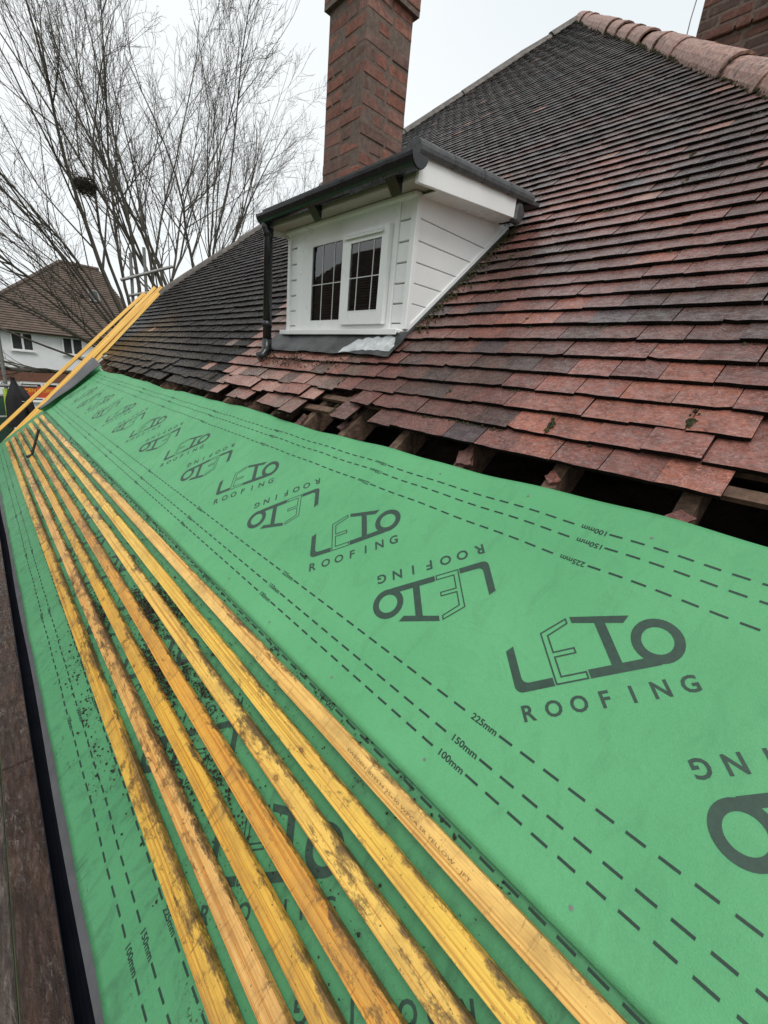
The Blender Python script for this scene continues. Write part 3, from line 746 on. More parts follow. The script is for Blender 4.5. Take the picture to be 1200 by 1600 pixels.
# window: frame, fixed pane, opening sash
win = dpart('window_frame', MB().box(XF-.018, XF+.03, 3.257, 3.40, 1.296, 2.004).box(XF-.0185, XF+.03, 2.346, 3.257, 1.885, 2.004).box(XF-.0185, XF+.03, 2.346, 3.257, 1.296, 1.358).box(XF-.0178, XF+.03, 2.785, 2.836, 1.358, 1.885).box(XF-.0178, XF+.03, 2.346, 2.37, 1.358, 1.885), M['upvc'])
sash = dpart('opening_sash', MB().box(XF-.052, XF+.0, 2.737, 2.822, 1.325, 1.893).box(XF-.0525, XF+.0, 2.355, 2.41, 1.325, 1.893).box(XF-.0515, XF, 2.41, 2.737, 1.833, 1.893).box(XF-.0515, XF, 2.41, 2.737, 1.325, 1.405), M['upvc'])
dpart('sash_rebate', MB().box(XF-.0186, XF-.0182, 2.3475, 2.8295, 1.3175, 1.9005), M['upvc_groove'])
# bead lines around the panes
def beads(x, ya, yb, za, zb, t=.012):
    mb = MB(); mb.box(x-.006, x+.004, ya, ya+t, za, zb).box(x-.006, x+.004, yb-t, yb, za, zb).box(x-.0055, x+.004, ya+t, yb-t, za, za+t).box(x-.0055, x+.004, ya+t, yb-t, zb-t, zb); return mb
dpart('glazing_bead', beads(XF-.014, 2.836, 3.257, 1.358, 1.885, .006), M['upvc'], bev=.002); dpart('glazing_bead', beads(XF-.048, 2.41, 2.737, 1.405, 1.833, .006), M['upvc'], bev=.002)
dpart('drip_cap', MB().prism([(XF-.075, 2.40, 1.862), (XF-.018, 2.40, 1.905), (XF-.018, 2.40, 1.885), (XF-.072, 2.40, 1.850)], (0, .40, 0)), M['upvc'])
dpart('pane', MB().box(XF-.010, XF-.006, 2.837, 3.256, 1.359, 1.884), M['window_glass']); dpart('pane', MB().box(XF-.044, XF-.040, 2.411, 2.736, 1.406, 1.832), M['window_glass'])
for x, ya, yb, za, zb, ys in ((XF-.014, 2.837, 3.256, 1.359, 1.884, (3.115, 2.968)), (XF-.048, 2.411, 2.736, 1.406, 1.832, (2.648, 2.492))):
    for y in ys: dpart('glazing_bar', MB().box(x, x+.0035, y-.0025, y+.0025, za, zb), M['upvc_groove'])
    dpart('glazing_bar', MB().box(x-.0005, x+.0034, ya, yb, 1.6135, 1.6185), M['upvc_groove'])
# curtain folds and dark room behind the glass
mb = MB()
for y0, y1 in ((3.08, 3.30), (2.60, 2.80)):
    n = 40; b = len(mb.v)
    for i in range(n+1):
        y = y0+(y1-y0)*i/n; x = XF+.10+.02*sin(i*1.25)+.006*sin(i*3.1)
        mb.v += [(x, y, 1.30), (x, y, 1.93)]
    mb.f += [(b+2*i, b+2*i+1, b+2*i+3, b+2*i+2) for i in range(n)]; mb.m += [0]*n
dpart('curtain', mb, M['curtain'], smooth=True)
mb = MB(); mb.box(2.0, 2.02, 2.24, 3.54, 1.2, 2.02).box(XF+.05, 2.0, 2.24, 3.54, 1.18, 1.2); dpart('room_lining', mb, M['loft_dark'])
dpart('sill', MB().box(XF-.075, XF+.012, DY0+.01, DY1+.012, 1.264, 1.290), M['upvc'], bev=.006)
dpart('sill_lip', MB().box(XF-.085, XF-.0755, DY0+.01, DY1+.012, 1.254, 1.2885), M['upvc'], bev=.003)
# soffit, mouldings, fascia, roof
dpart('soffit', MB().prism([(XF-.17, 2.03, 2.030), (XF+.03, 2.03, 2.030), (XF+.03, 2.03, 2.044), (XF-.17, 2.03, 2.044)], (0, 1.65, 0)), M['soffit_shaded'])
dpart('moulding', MB().box(XF-.05, XF+.01, DY0-.01, DY1+.01, 2.000, 2.0295), M['upvc'], bev=.008)
dpart('fascia', MB().box(XF-.19, XF-.1705, 2.03, 3.68, 2.005, 2.118), M['soffit_shaded'], bev=.003)
bz = lambda x: 2.125+.09*(x-1.15)
dpart('bargeboard', MB().prism([(XF-.19, 2.005, 1.985), (2.06, 2.005, bz(2.06)-.13), (2.06, 2.005, bz(2.06)-.012), (XF-.19, 2.005, bz(XF-.19)-.012)], (0, .024, 0)), M['upvc'], bev=.003)
dpart('bargeboard', MB().prism([(XF-.19, 3.681, 1.985), (2.06, 3.681, bz(2.06)-.13), (2.06, 3.681, bz(2.06)-.012), (XF-.19, 3.681, bz(XF-.19)-.012)], (0, .024, 0)), M['upvc'])
dpart('verge_soffit', MB().prism([(XF, 2.029, 2.0105), (2.10, 2.029, 2.079), (2.10, 2.029, 2.085), (XF, 2.029, 2.0165)], (0, .16, 0)), M['upvc'])
dpart('flat_roof', MB().prism([(1.13, 2.03, bz(1.13)), (2.38, 2.03, bz(2.38)), (2.38, 2.03, bz(2.38)+.022), (1.13, 2.03, bz(1.13)+.022)], (0, 1.67, 0)), M['felt_roof'])
dv_ = Vector((1, 0, .09)).normalized(); L = 0.277
for i in range(4):
    p = Vector((1.12, 2.012, bz(1.12)+.004))+dv_*L*i; r_ = .056
    mb = MB(); n = 10; q0 = []; q1 = []
    for k in range(n+1):
        a = R(-35+225*k/n); ca, sa = cos(a), sin(a)
        q0.append(p+Vector((0, -ca*r_, sa*r_*.95))+Vector((0, .02, 0))); q1.append(p+dv_*(L*1.02)+Vector((0, -ca*r_*.95, sa*r_*.9))+Vector((0, .02, 0)))
    mb.add(q0+q1, [(k, k+1, n+2+k, n+1+k) for k in range(n)]+[tuple(range(n, -1, -1)), tuple(n+1+k for k in range(n+1))]); dpart('verge_tile', mb, M['verge_grey'])
dpart('lead_corner', MB().prism([(2.055, 1.99, 2.06), (2.12, 1.99, 2.05), (2.17, 1.99, 2.12), (2.12, 1.99, 2.18), (2.065, 1.99, 2.165)], (0, .05, 0)), M['lead'], bev=.012)
# gutter, brackets, downpipe
gx, gz = XF-.235, 2.078
mb = MB(); half_pipe(mb, 1.965, 3.63, gx, gz, .060); ggt = dpart('gutter', mb, M['black_plastic'])
for y0, y1 in ((1.957, 1.972), (3.623, 3.638)):
    mb = MB(); mb.prism([(gx+.059*cos(R(180+180*i/12)), y0, gz+.004+.061*sin(R(180+180*i/12))) for i in range(13)], (0, y1-y0, 0)); dpart('gutter_end_cap', mb, M['black_plastic'])
for yy in (2.16, 2.93):
    mb = MB(); half_pipe(mb, yy-.02, yy+.02, gx, gz+.002, .061, .004); dpart('gutter_clip', mb, M['black_plastic'])
    dpart('gutter_bracket', MB().prism([(XF-.1915, yy-.04, 2.035), (gx-.02, yy-.04, gz-.055), (XF-.1915, yy-.04, 1.955)], (0, .08, 0)), M['black_plastic'])
px_, py_ = 1.125, 3.585
mb = MB(); mb.tube([(gx, py_, gz-.03), (gx, py_, gz-.075), (px_, py_, gz-.13), (px_, py_, 1.16)], .034, 14); dp = dpart('downpipe', mb, M['black_plastic'], smooth=True)
mb = MB(); mb.tube([(px_, py_, 1.20), (px_, py_, 1.12), (px_-.035, py_-.01, 1.07), (px_-.075, py_-.01, 1.05)], [.038, .038, .040, .043], 14); dpart('downpipe_shoe', mb, M['black_plastic'], smooth=True)
mb = MB(); mb.tube([(px_, py_, 2.0), (px_, py_, 1.94)], .039, 14).tube([(px_, py_, 1.34), (px_, py_, 1.29)], .039, 14); dpart('pipe_collar', mb, M['black_plastic'], smooth=True)
# lead apron on the tiles below the sill
mb = MB(); vs = []; fs = []; nu, nv = 40, 12; inv = RM.inverted(); rg = random.Random(8)
for i in range(nu+1):
    u = 2.10+1.63*i/nu
    for j in range(nv+1):
        vb = 1.600+.006*sin(u*11)+.004*sin(u*23); v = vb+(1.815-vb)*j/nv
        h = .0745+.006*mnoise.noise(Vector((u*6, v*9, 1)))+.012*sstep(1.70, 1.82, v); vs.append(P(u, v, h))
for i in range(nu):
    for j in range(nv):
        a = i*(nv+1)+j; fs.append((a, a+1, a+nv+2, a+nv+1))
mb.add(vs, fs); dpart('lead_apron', mb, M['lead'], smooth=True)
mb = MB(); vs = []; fs = []; nu = 26; nv = 8
for i in range(nu+1):
    u = 2.125+.48*i/nu
    for j in range(nv+1):
        ea = .02*mnoise.noise(Vector((u*19, j*.1, 4))); v = 1.625+.02*sin(u*9)+ea+(.13+.04*mnoise.noise(Vector((u*14, 0, 9))))*(j/nv)*(1-.5*sstep(.75, 1, abs(i/nu-.5)*2)); vb = v
        h = .0770+.006*mnoise.noise(Vector((u*6, v*9, 1)))+.012*sstep(1.70, 1.82, v); vs.append(P(u, v, h))
for i in range(nu):
    for j in range(nv):
        a = i*(nv+1)+j; fs.append((a, a+1, a+nv+2, a+nv+1))
mb.add(vs, fs); dpart('lead_oxide_patch', mb, M['lead_oxide'], smooth=True)

# ------------------------------------------------------------------ chimneys, brick by brick
BR = [(.23, .098, .070), (.25, .110, .077), (.20, .090, .066), (.18, .090, .068), (.155, .088, .070), (.22, .110, .083), (.15, .085, .068), (.25, .098, .066), (.24, .10, .07), (.21, .085, .06)]
def chimney(name, label, x0, x1, y0, y1, z0, z1, course, corbel, faces, seed, dark=0.0):
    t = empty(name, ((x0+x1)/2, (y0+y1)/2, z0)); tag(t, label, 'chimney', 'brick chimneys')
    inv = Matrix.Translation((-(x0+x1)/2, -(y0+y1)/2, -z0)); rg = random.Random(seed)
    j = .0135*course/.075; d = .12*course/.1
    core = MB().box(x0+.009, x1-.009, y0+.009, y1-.009, z0, corbel); core.box(x0-.03, x1+.03, y0-.03, y1+.03, corbel+.001, z1); link('mortar_core', core.mesh('mortar_core'), M['mortar'], t, inv)
    S = .286*course/.1; H = .137*course/.1
    cache = {}
    def brick(cx, cy, cz, lx, ly, lz):
        key = (round(lx, 3), round(ly, 3), round(lz, 3), rg.randrange(3))
        if key not in cache:
            me = MB().box(-lx/2, lx/2, -ly/2, ly/2, -lz/2, lz/2).mesh('brick'); bevel(me, .008)
            for v in me.vertices: v.co += Vector((rg.uniform(-.004, .004), rg.uniform(-.004, .004), rg.uniform(-.0035, .0035)))
            me.materials.append(M['brick']); cache[key] = me
        o = bpy.data.objects.new('brick', cache[key]); COL.objects.link(o); o.parent = t
        c = rg.choice(BR); k = rg.uniform(.85, 1.15)*(1-dark); o.color = (c[0]*k, c[1]*k, c[2]*k, 1)
        o.matrix_local = inv @ Matrix.Translation((cx+rg.uniform(-.004, .004), cy+rg.uniform(-.004, .004), cz+rg.uniform(-.002, .002))) @ Matrix.Rotation(rg.gauss(0, .010), 4, 'Z') @ Matrix.Rotation(rg.gauss(0, .008), 4, 'X')
    nr = int((z1-z0)/course)
    for r in range(nr):
        zc = z0+course*(r+.5); g_ = .038 if zc > corbel else 0.0
        X0, X1, Y0, Y1 = x0-g_, x1+g_, y0-g_, y1+g_; lz = course-j
        def rowcut(a, b, first):
            out = []; p = a; f = first
            while b-p > 1e-4:
                ln = (H if f else S); 
                if b-p-ln < H*.55: ln = b-p
                out.append((p, p+ln)); p += ln; f = (rg.random() < .35) if not first else not f
            return out
        odd = r % 2
        # face on x0 (full length on odd rows), face on y0 (full length on even rows)
        if 'x' in faces:
            for a, b in rowcut(Y0 if odd else Y0+d, Y1 if not odd else Y1, not odd): brick(X0+d/2, (a+b)/2, zc, d-j*.5, b-a-j, lz)
        if 'y' in faces:
            for a, b in rowcut(X0 if not odd else X0+d, X1, odd): brick((a+b)/2, Y0+d/2, zc, b-a-j, d-j*.5, lz)
        if 'Y' in faces:
            for a, b in rowcut(X0+d, X1, odd): brick((a+b)/2, Y1-d/2, zc, b-a-j, d-j*.5, lz)
    return t
ch = chimney('brick_chimney', 'tall red brick chimney rising behind the white dormer', 2.1, 2.635, 3.80, 4.37, 1.95, 4.50, .108, 4.08, 'xy', 3)
mb = MB(); mb.tube([(2.37, 4.08, 4.49), (2.37, 4.08, 4.86)], [.14, .11], 16); link('chimney_pot', mb.mesh('chimney_pot', True), M['hip_tile_clay'], ch, Matrix.Translation((-2.3675, -4.085, -1.95)))
chimney('brick_chimney', 'dark weathered brick chimney behind the right-hand hip tiles', 6.0, 6.7, 1.55, 2.60, 3.7, 6.6, .108, 5.04, 'xY', 9, .45)
mb = MB(); mb.tube([(5.3, 2.47, 4.55), (5.3, 2.47, 4.85), (5.31, 2.455, 5.1), (5.33, 2.44, 5.6)], .0055, 6)
tag(mb.build('aerial_cable', M['scaffold_steel']), 'thin grey cable rising behind the right-hand hip tiles beside the dark chimney', 'cable')

# ------------------------------------------------------------------ loose yellow battens laid on the lower membrane
PC = [(.64, .375, .055, .95), (.68, .375, .11, .82), (.68, .38, .05, .78), (.68, .335, .05, .76), (.78, .48, .095, .66), (.78, .495, .08, .48), (.78, .475, .13, .74)]
def batten_mesh(L, bow, seed, w_=.054, t=.027):
    rg = random.Random(seed); n = max(6, int(L/.12)); mb = MB(); c = .0013
    pr = [(-w_/2+c, 0), (w_/2-c, 0), (w_/2, c), (w_/2, t-c), (w_/2-c, t), (-w_/2+c, t), (-w_/2, t-c), (-w_/2, c)]
    for i in range(n+1):
        x = -L/2+L*i/n; q = x/L; o = bow*(1-4*q*q) + .0016*mnoise.noise(Vector((x*2.5, seed, 0))); hz = .0012*mnoise.noise(Vector((x*2, seed, 5)))
        for a, b in pr:
            k = .0007*mnoise.noise(Vector((x*9, a*60, b*60+seed))); mb.v.append((x, a+o+k, b+hz+k))
    k = 8
    mb.f = [(i*k+j, (i+1)*k+j, (i+1)*k+(j+1) % k, i*k+(j+1) % k) for i in range(n) for j in range(k)]
    mb.f += [tuple(range(k)), tuple(n*k+j for j in range(k-1, -1, -1))]; mb.m = [0]*len(mb.f)
    return mb.mesh('batten')
ORD = ['first', 'second', 'third', 'fourth', 'fifth', 'sixth', 'seventh']
VN = [-.625, -.528, -.440, -.345, -.243, -.148, -.049]; VF = [-.652, -.560, -.464, -.366, -.268, -.172, -.082]
JU = [3.85, 4.6, 3.3, 2.44, 4.9, 3.6, 4.4]
b7 = None
for i in range(7):
    for s, (ua, ub) in enumerate(((-.55 if i != 3 else .335, JU[i]-.002), (JU[i]+.002, 8.16+.02*(i % 3)))):
        vm = lambda u: VN[i]+(VF[i]-VN[i])*sstep(-2, 9, u)
        a = Vector((-ub, vm(ub), 0)); b = Vector((-ua, vm(ua), 0)); L = (b-a).length
        me = batten_mesh(L, rng.uniform(-.004, .004), i*7+s); me.materials.append(M['pine_dirty'])
        o = bpy.data.objects.new('batten', me); COL.objects.link(o)
        mid = (a+b)/2; ang = math.atan2(b.y-a.y, b.x-a.x); hm = .0045
        o.matrix_world = RM @ Matrix.Translation((mid.x, mid.y, hm)) @ Matrix.Rotation(ang, 4, 'Z')
        c = PC[i]; k = rng.uniform(.93, 1.07) if s else 1.0
        o.color = (c[0]*k, c[1]*k, c[2]*k, c[3] if s == 0 else min(1, c[3]+.35))
        which = 'near' if s == 0 else 'far'
        pos = {0: 'nearest the gutter', 6: 'nearest the clean membrane'}.get(i, ORD[i]+' from the gutter')
        tag(o, f'dirty yellow batten on the membrane, {which} length in the row {pos}', 'batten', 'loose battens laid on the membrane')
        if i == 6 and s == 0: b7 = (o, ua, ub)
    if i == 3:
        me = batten_mesh(.9, 0, 99); me.materials.append(M['pine_dirty']); o = bpy.data.objects.new('batten', me); COL.objects.link(o); o.color = (.66, .36, .06, .6)
        o.matrix_world = RM @ Matrix.Translation((-(.331-.45), -.336, .0045)); tag(o, 'short yellow pine batten end in the row fourth from the gutter, near the camera', 'batten', 'loose battens laid on the membrane')
# stamp on the nearest batten of the last row
o, ua, ub = b7; s2 = P2(); s2.text('SWEDEN  BS5534 25x50 WPCA SR YELLOW - JFT', 0, 0, ht=.0100)
xs = max(x for x, y in s2.v); sc_ = .43/xs; mb = MB(); x0 = (ua+ub)/2-.80
mb.v = [(x0+x*sc_, -.008+y, .0288) for x, y in s2.v]; mb.f = list(s2.f); mb.m = [0]*len(mb.f); mb.build('printed_stamp', M['batten_ink'], o)

# stray soil and leaf crumbs caught between the battens
rg = random.Random(21); mb = MB(); pts = []
for i in range(1300):
    u = abs(rg.gauss(1.9, .75)) if rg.random() < .6 else rg.uniform(.2, 8.0)
    k = rg.randrange(7); v = VN[k]+(VF[k]-VN[k])*sstep(-2, 9, u)+.030+abs(rg.gauss(0, .013))
    if k < 2 and rg.random() < .6: continue
    pts.append((-u, v, .003+rg.uniform(0, .008)*(1 if rg.random() < .3 else .3)))
for cu_, cv_, n in ((2.15, -.305, 420), (2.05, -.208, 300), (1.75, -.402, 420), (2.5, -.50, 160), (1.55, -.305, 220), (1.3, -.50, 120), (1.1, -.402, 120)):
    for i in range(n): pts.append((-(cu_+rg.gauss(0, .12)), cv_+rg.gauss(0, .016), .004+abs(rg.gauss(0, .008))))
for i in range(200): pts.append((-abs(rg.gauss(2.0, .35)), -.71+rg.gauss(0, .04), .001))
for i in range(260): pts.append((-rg.uniform(.3, 6), .03-.055+rg.gauss(0, .012), .003))
clumps(mb, pts[:1000], .0006, .0030, rg); clumps(mb, pts[1000:], .0008, .0060, rg); tag(mb.build('soil_crumbs', M['soil'], None, RM), 'dark soil and moss crumbs scattered between the yellow battens', 'soil', kind='stuff')
mb = MB(); pts = []
for i in range(230): pts.append((-rg.choice((rg.gauss(2.75, .16), rg.gauss(3.40, .10), rg.gauss(3.1, .06))), 1.50+rg.gauss(0, .035)+.0, .062+rg.uniform(0, .012)))
for i in range(60): pts.append((-rg.gauss(2.1, .2), -.25+rg.gauss(0, .08), .008))
clumps(mb, pts, .003, .009, rg); tag(mb.build('moss_crumbs', M['leaf_litter'], None, RM), 'brown moss crumbs dropped on the tiles below the dormer sill', 'moss', kind='stuff')
mb = MB(); p0 = P(6.42, -.44, .03); mb.tube([p0, p0+Vector((.10, .0, .30))], [.012, .014], 8); mb.tube([p0, p0+Vector((-.05, -.02, -.012))], [.02, .014], 8)
tag(mb.build('iron_bar', M['black_plastic']), 'short black iron bar standing up between the far battens', 'bar')

# ------------------------------------------------------------------ scaffold deck beside the eaves
BC = [(.085, .045, .030), (.14, .105, .085), (.090, .050, .034), (.080, .048, .034)]
deck = [(-.868, -.640, -2.0, 2.395, 0, 'brown wet scaffold board beside the gutter, near the camera'), (-.868, -.640, 2.402, 6.3, 2, 'brown wet scaffold board beside the gutter, beyond the first joint'),
        (-1.101, -.874, -2.0, 3.1, 1, 'pale wet scaffold board second from the gutter, near length'), (-1.101, -.874, 3.107, 7.0, 3, 'brown wet scaffold board second from the gutter, far length'),
        (-.868, -.640, 6.307, 9.4, 3, 'brown wet scaffold board beside the gutter, farthest length'), (-1.101, -.874, 7.007, 9.4, 2, 'brown wet scaffold board second from the gutter, farthest length')]
for x0, x1, y0, y1, c, lb in deck:
    me = MB().box(-(x1-x0)/2, (x1-x0)/2, -(y1-y0)/2, (y1-y0)/2, -.038, 0).mesh('scaffold_board'); bevel(me, .004)
    o = link('scaffold_board', me, M['scaffold_board']); o.location = ((x0+x1)/2, (y0+y1)/2, -1.0+rng.uniform(-.006, .004)); o.rotation_euler = (0, rng.gauss(0, .006), 0); o.color = (*BC[c], 1)
    tag(o, lb, 'scaffold board', 'scaffold boards of the deck')

# ------------------------------------------------------------------ far end: batten bundle, scaffold, jacket, sign
def stick(a, b, col, seed, lb, cat='batten', group='yellow battens leaning at the far end'):
    a = Vector(a); b = Vector(b); d = b-a; L = d.length; me = batten_mesh(L, .012*random.Random(seed).uniform(-1, 1), seed, .050, .028); me.materials.append(M['pine_clean'])
    o = bpy.data.objects.new('batten', me); COL.objects.link(o); o.color = (*col, 1)
    x = d.normalized(); y = x.cross(Vector((0, 1, 0))).normalized(); y = (y+Vector((0, .5, 0))); y = (y-x*y.dot(x)).normalized(); z = x.cross(y)
    m_ = Matrix((x, y, z)).transposed().to_4x4(); m_.translation = (a+b)/2; o.matrix_world = m_; tag(o, lb, cat, group)
YB = 9.05
stick((-.90, YB, -1.02), (1.86, YB+.10, 2.10), (.80, .48, .09), 201, 'yellow batten along the upper edge of the leaning bundle')
stick((-.86, YB-.05, -1.05), (1.94, YB+.02, 2.12), (.80, .48, .09), 202, 'yellow batten with the highest tip in the leaning bundle')
stick((-.80, YB+.04, -1.06), (1.80, YB+.08, 1.96), (.80, .48, .09), 203, 'yellow batten in the middle of the leaning bundle')
stick((-.76, YB-.04, -1.07), (1.88, YB-.04, 2.00), (.80, .48, .09), 204, 'yellow batten along the lower edge of the leaning bundle')
stick((-.98, YB+.12, -.86), (1.70, YB+.16, 1.98), (.80, .48, .09), 205, 'single thin yellow batten splayed above the leaning bundle at its foot')
stick((-.80, YB-.35, -.95), (.10, YB-.42, .02), (.80, .48, .09), 206, 'short yellow batten ending beside the curled membrane corner')
def pole(a, b, r, lb, group='grey steel scaffold poles'):
    mb = MB(); a = Vector(a); b = Vector(b); mb.tube([a-a, b-a], r, 12); o = mb.build('scaffold_pole', M['scaffold_steel'], smooth=False); o.location = a; tag(o, lb, 'scaffold pole', group)
pole((2.10, 12, GZ), (2.19, 12, 3.05), .034, 'left upright scaffold pole behind the tips of the yellow battens')
pole((2.46, 12.1, GZ), (2.50, 12.1, 3.25), .034, 'right upright scaffold pole behind the tips of the yellow battens')
pole((1.95, 11.94, 2.46), (3.05, 11.94, 2.97), .034, 'upper sloping cross pole above the tips of the yellow battens')
pole((2.08, 11.94, 2.17), (3.05, 11.94, 2.50), .030, 'lower cross pole ending against the roof hip')
pole((-1.6, 9.72, .228), (.05, 9.72, .250), .026, 'top horizontal guard rail beside the black jacket')
pole((-1.6, 9.74, .055), (-.12, 9.74, .085), .026, 'middle horizontal guard rail beside the black jacket')
pole((-1.6, 9.72, -.29), (-.12, 9.72, -.26), .024, 'lowest horizontal guard rail beside the black jacket')
pole((-.385, 10.1, GZ), (-.34, 10.1, 1.05), .028, 'dark upright scaffold pole at the left edge of the photo')
mb = MB(); mb.tube([(-.385, 9.62, -.24), (-.38, 9.63, .20)], .035, 10); tag(mb.build('hivis_strap', M['hivis']), 'yellow-green padded sleeve hanging on the guard rails', 'sleeve')
mb = MB(); mb.box(-1.4, -.345, 10.0, 10.05, -.9, .05); tag(mb.build('netting_panel', M['green_panel']), 'dark green panel behind the guard rails', 'panel')
# jacket hung on the rail
mb = MB(); n = 28; rows = 16; base = Vector((-.27, 9.56, 0)); vs = []
for j in range(rows+1):
    t = j/rows; z = .395-.80*t; wx = .025+.125*sstep(0, .55, t)+.02*t; wy = .03+.07*sstep(0, .4, t); cx = base.x+.055*t-.03*sstep(.5, 1, t)
    for i in range(n):
        a = 2*pi*i/n; f = 1+.16*t*sin(5*a+1.5*t)+.10*t*sin(9*a)
        vs.append((cx+wx*f*cos(a), base.y+wy*f*sin(a), z+.012*sin(3*a)*t))
mb.add(vs, [(j*n+i, j*n+(i+1) % n, (j+1)*n+(i+1) % n, (j+1)*n+i) for j in range(rows) for i in range(n)]+[tuple(range(n))])
jk = empty('jacket', (-.27, 9.56, -.4)); tag(jk, 'black jacket hanging from the guard rail beyond the battens', 'jacket')
link('jacket_body', mb.mesh('jacket_body', True), M['black_cloth'], jk, Matrix.Translation((.27, -9.56, .4)))
mb = MB(); mb.tube([(-.20, 9.50, .26), (-.12, 9.47, .05), (-.075, 9.47, -.16), (-.08, 9.47, -.30)], [.045, .058, .05, .045], 12); link('sleeve', mb.mesh('sleeve', True), M['black_cloth'], jk, Matrix.Translation((.27, -9.56, .4)))
mb = MB(); mb.box(-.20, -.13, 9.445, 9.45, .02, .028); link('logo_stripe', mb.mesh('logo_stripe'), M['upvc'], jk, Matrix.Translation((.27, -9.56, .4)))
# warning sign
sg = empty('warning_sign', (.35, 13, -.25)); tag(sg, 'orange red warning board with yellow lettering behind the leaning battens', 'sign')
link('board', MB().box(-.36, .40, 0, .02, 0, .245).mesh('board'), M['sign_red'], sg)
link('frame', MB().box(-.36, .40, -.006, .026, -.03, -.001).mesh('frame'), M['upvc'], sg)
s2 = P2(); s2.text('MEN WORK', 0, 0, wd=.52, ht=.085, bold=.015); mb = MB(); mb.v = [(-.275+x, -.003, .115+y) for x, y in s2.v]; mb.f = list(s2.f); mb.m = [0]*len(mb.f)
link('lettering', mb.mesh('lettering'), M['sign_yellow'], sg)

# ------------------------------------------------------------------ neighbour's house
nh = empty('neighbour_house', (3, 34, GZ)); tag(nh, 'white rendered house with brown tiled hip roof beyond the bare tree', 'house')
NTM = Matrix.Translation((-3, -34, -GZ))
def npart(name, mb, mat, parent=None): return link(name, mb.mesh(name), mat, parent or nh, NTM if parent is None else Matrix.Identity(4))
HX0, HX1 = -.9, 8.2
npart('wall', MB().box(HX0, HX1, 34, 41, -.64, 1.42), M['render_white'])
npart('brick_band', MB().box(HX0-.02, HX1+.02, 33.97, 41.02, -1.36, -.641), M['far_brick'])
npart('wall', MB().box(HX0, HX1, 34.02, 41, GZ, -1.361), M['render_white'])
npart('band_trim', MB().box(HX0-.05, HX1+.05, 33.93, 33.969, -.70, -.60), M['old_timber'])
def nwindow(x0, x1, z0, z1, mull):
    f = npart('window', MB().box(x0, x1, 33.93, 34.01, z0, z0+.07).box(x0, x1, 33.93, 34.01, z1-.07, z1).box(x0, x0+.07, 33.931, 34.01, z0+.07, z1-.07).box(x1-.07, x1, 33.931, 34.01, z0+.07, z1-.07), M['upvc'])
    xs = [x0+.07]+mull+[x1-.07]
    for m_ in mull: link('mullion', MB().box(m_-.05, m_+.05, 33.932, 34.0, z0+.07, z1-.07).mesh('mullion'), M['upvc'], f)
    for a, b in zip(xs[:-1], xs[1:]): link('pane', MB().box(a, b, 33.965, 33.985, z0+.07, z1-.07).mesh('pane'), M['far_glass'], f)
    link('sill', MB().box(x0-.08, x1+.08, 33.86, 33.929, z0-.06, z0-.001).mesh('sill'), M['upvc'], f)
nwindow(1.02, 2.05, .38, 1.38, [1.55]); nwindow(3.42, 4.48, .38, 1.38, [3.93]); nwindow(6.2, 7.3, .38, 1.38, [6.75])
nwindow(1.1, 2.95, -2.5, -1.42, [2.15]); nwindow(3.9, 5.5, -2.5, -1.42, [4.7])
npart('eaves_board', MB().box(HX0-.3, HX1+.3, 33.65, 33.70, 1.38, 1.55), M['old_timber'])
rf = MB(); e0 = Vector((HX0-.45, 33.55, 1.45)); e1 = Vector((HX1+.45, 33.55, 1.45)); r0 = Vector((4.25, 37.6, 5.95)); r1 = Vector((6.4, 37.6, 5.95)); b0 = Vector((HX0-.45, 41.6, 1.45)); b1 = Vector((HX1+.45, 41.6, 1.45))
K = 34
for a0, a1, c0, c1 in ((e0, e1, r0, r1), (b0, e0, r0, r0), (e1, b1, r1, r1), (b1, b0, r1, r0)):
    nrm = (a1-a0).cross(c0-a0).normalized()
    for k in range(K):
        s0, s1 = k/K, (k+1.05)/K; s1 = min(s1, 1)
        p = [a0.lerp(c0, s0)+nrm*.05, a1.lerp(c1, s0)+nrm*.05, a1.lerp(c1, s1)+nrm*.005, a0.lerp(c0, s1)+nrm*.005]
        q = [a0.lerp(c0, s0)-nrm*.03, a1.lerp(c1, s0)-nrm*.03]
        rf.add(p, [(0, 1, 2, 3)]); rf.add([q[0], q[1], p[1], p[0]], [(0, 1, 2, 3)])
nroof = npart('roof', rf, M['far_tile'])
mb = MB(); mb.tube([e0+Vector((0, 0, .08)), r0+Vector((0, 0, .06))], .11, 8).tube([r0+Vector((0, 0, .06)), r1+Vector((0, 0, .06))], .11, 8); link('hip_tiles', mb.mesh('hip_tiles'), M['far_tile'], nroof)
sd_ = (r0-e0); 
def on_slope(x, s): 
    return Vector((x, e0.y+(r0.y-e0.y)*s, e0.z+(r0.z-e0.z)*s))
nn = Vector((0, -(r0.z-e0.z), (r0.y-e0.y))).normalized()
pz = [on_slope(5.35, .50), on_slope(5.95, .50), on_slope(5.95, .66), on_slope(5.35, .66)]
mb = MB(); mb.prism([q+nn*.02 for q in pz], nn*.12); sk = npart('skylight', mb, M['scaffold_steel'])
pz2 = [on_slope(5.42, .515), on_slope(5.88, .515), on_slope(5.88, .645), on_slope(5.42, .645)]
mb = MB(); mb.prism([q+nn*.1405 for q in pz2], nn*.006); link('pane', mb.mesh('pane'), M['far_glass'], sk)

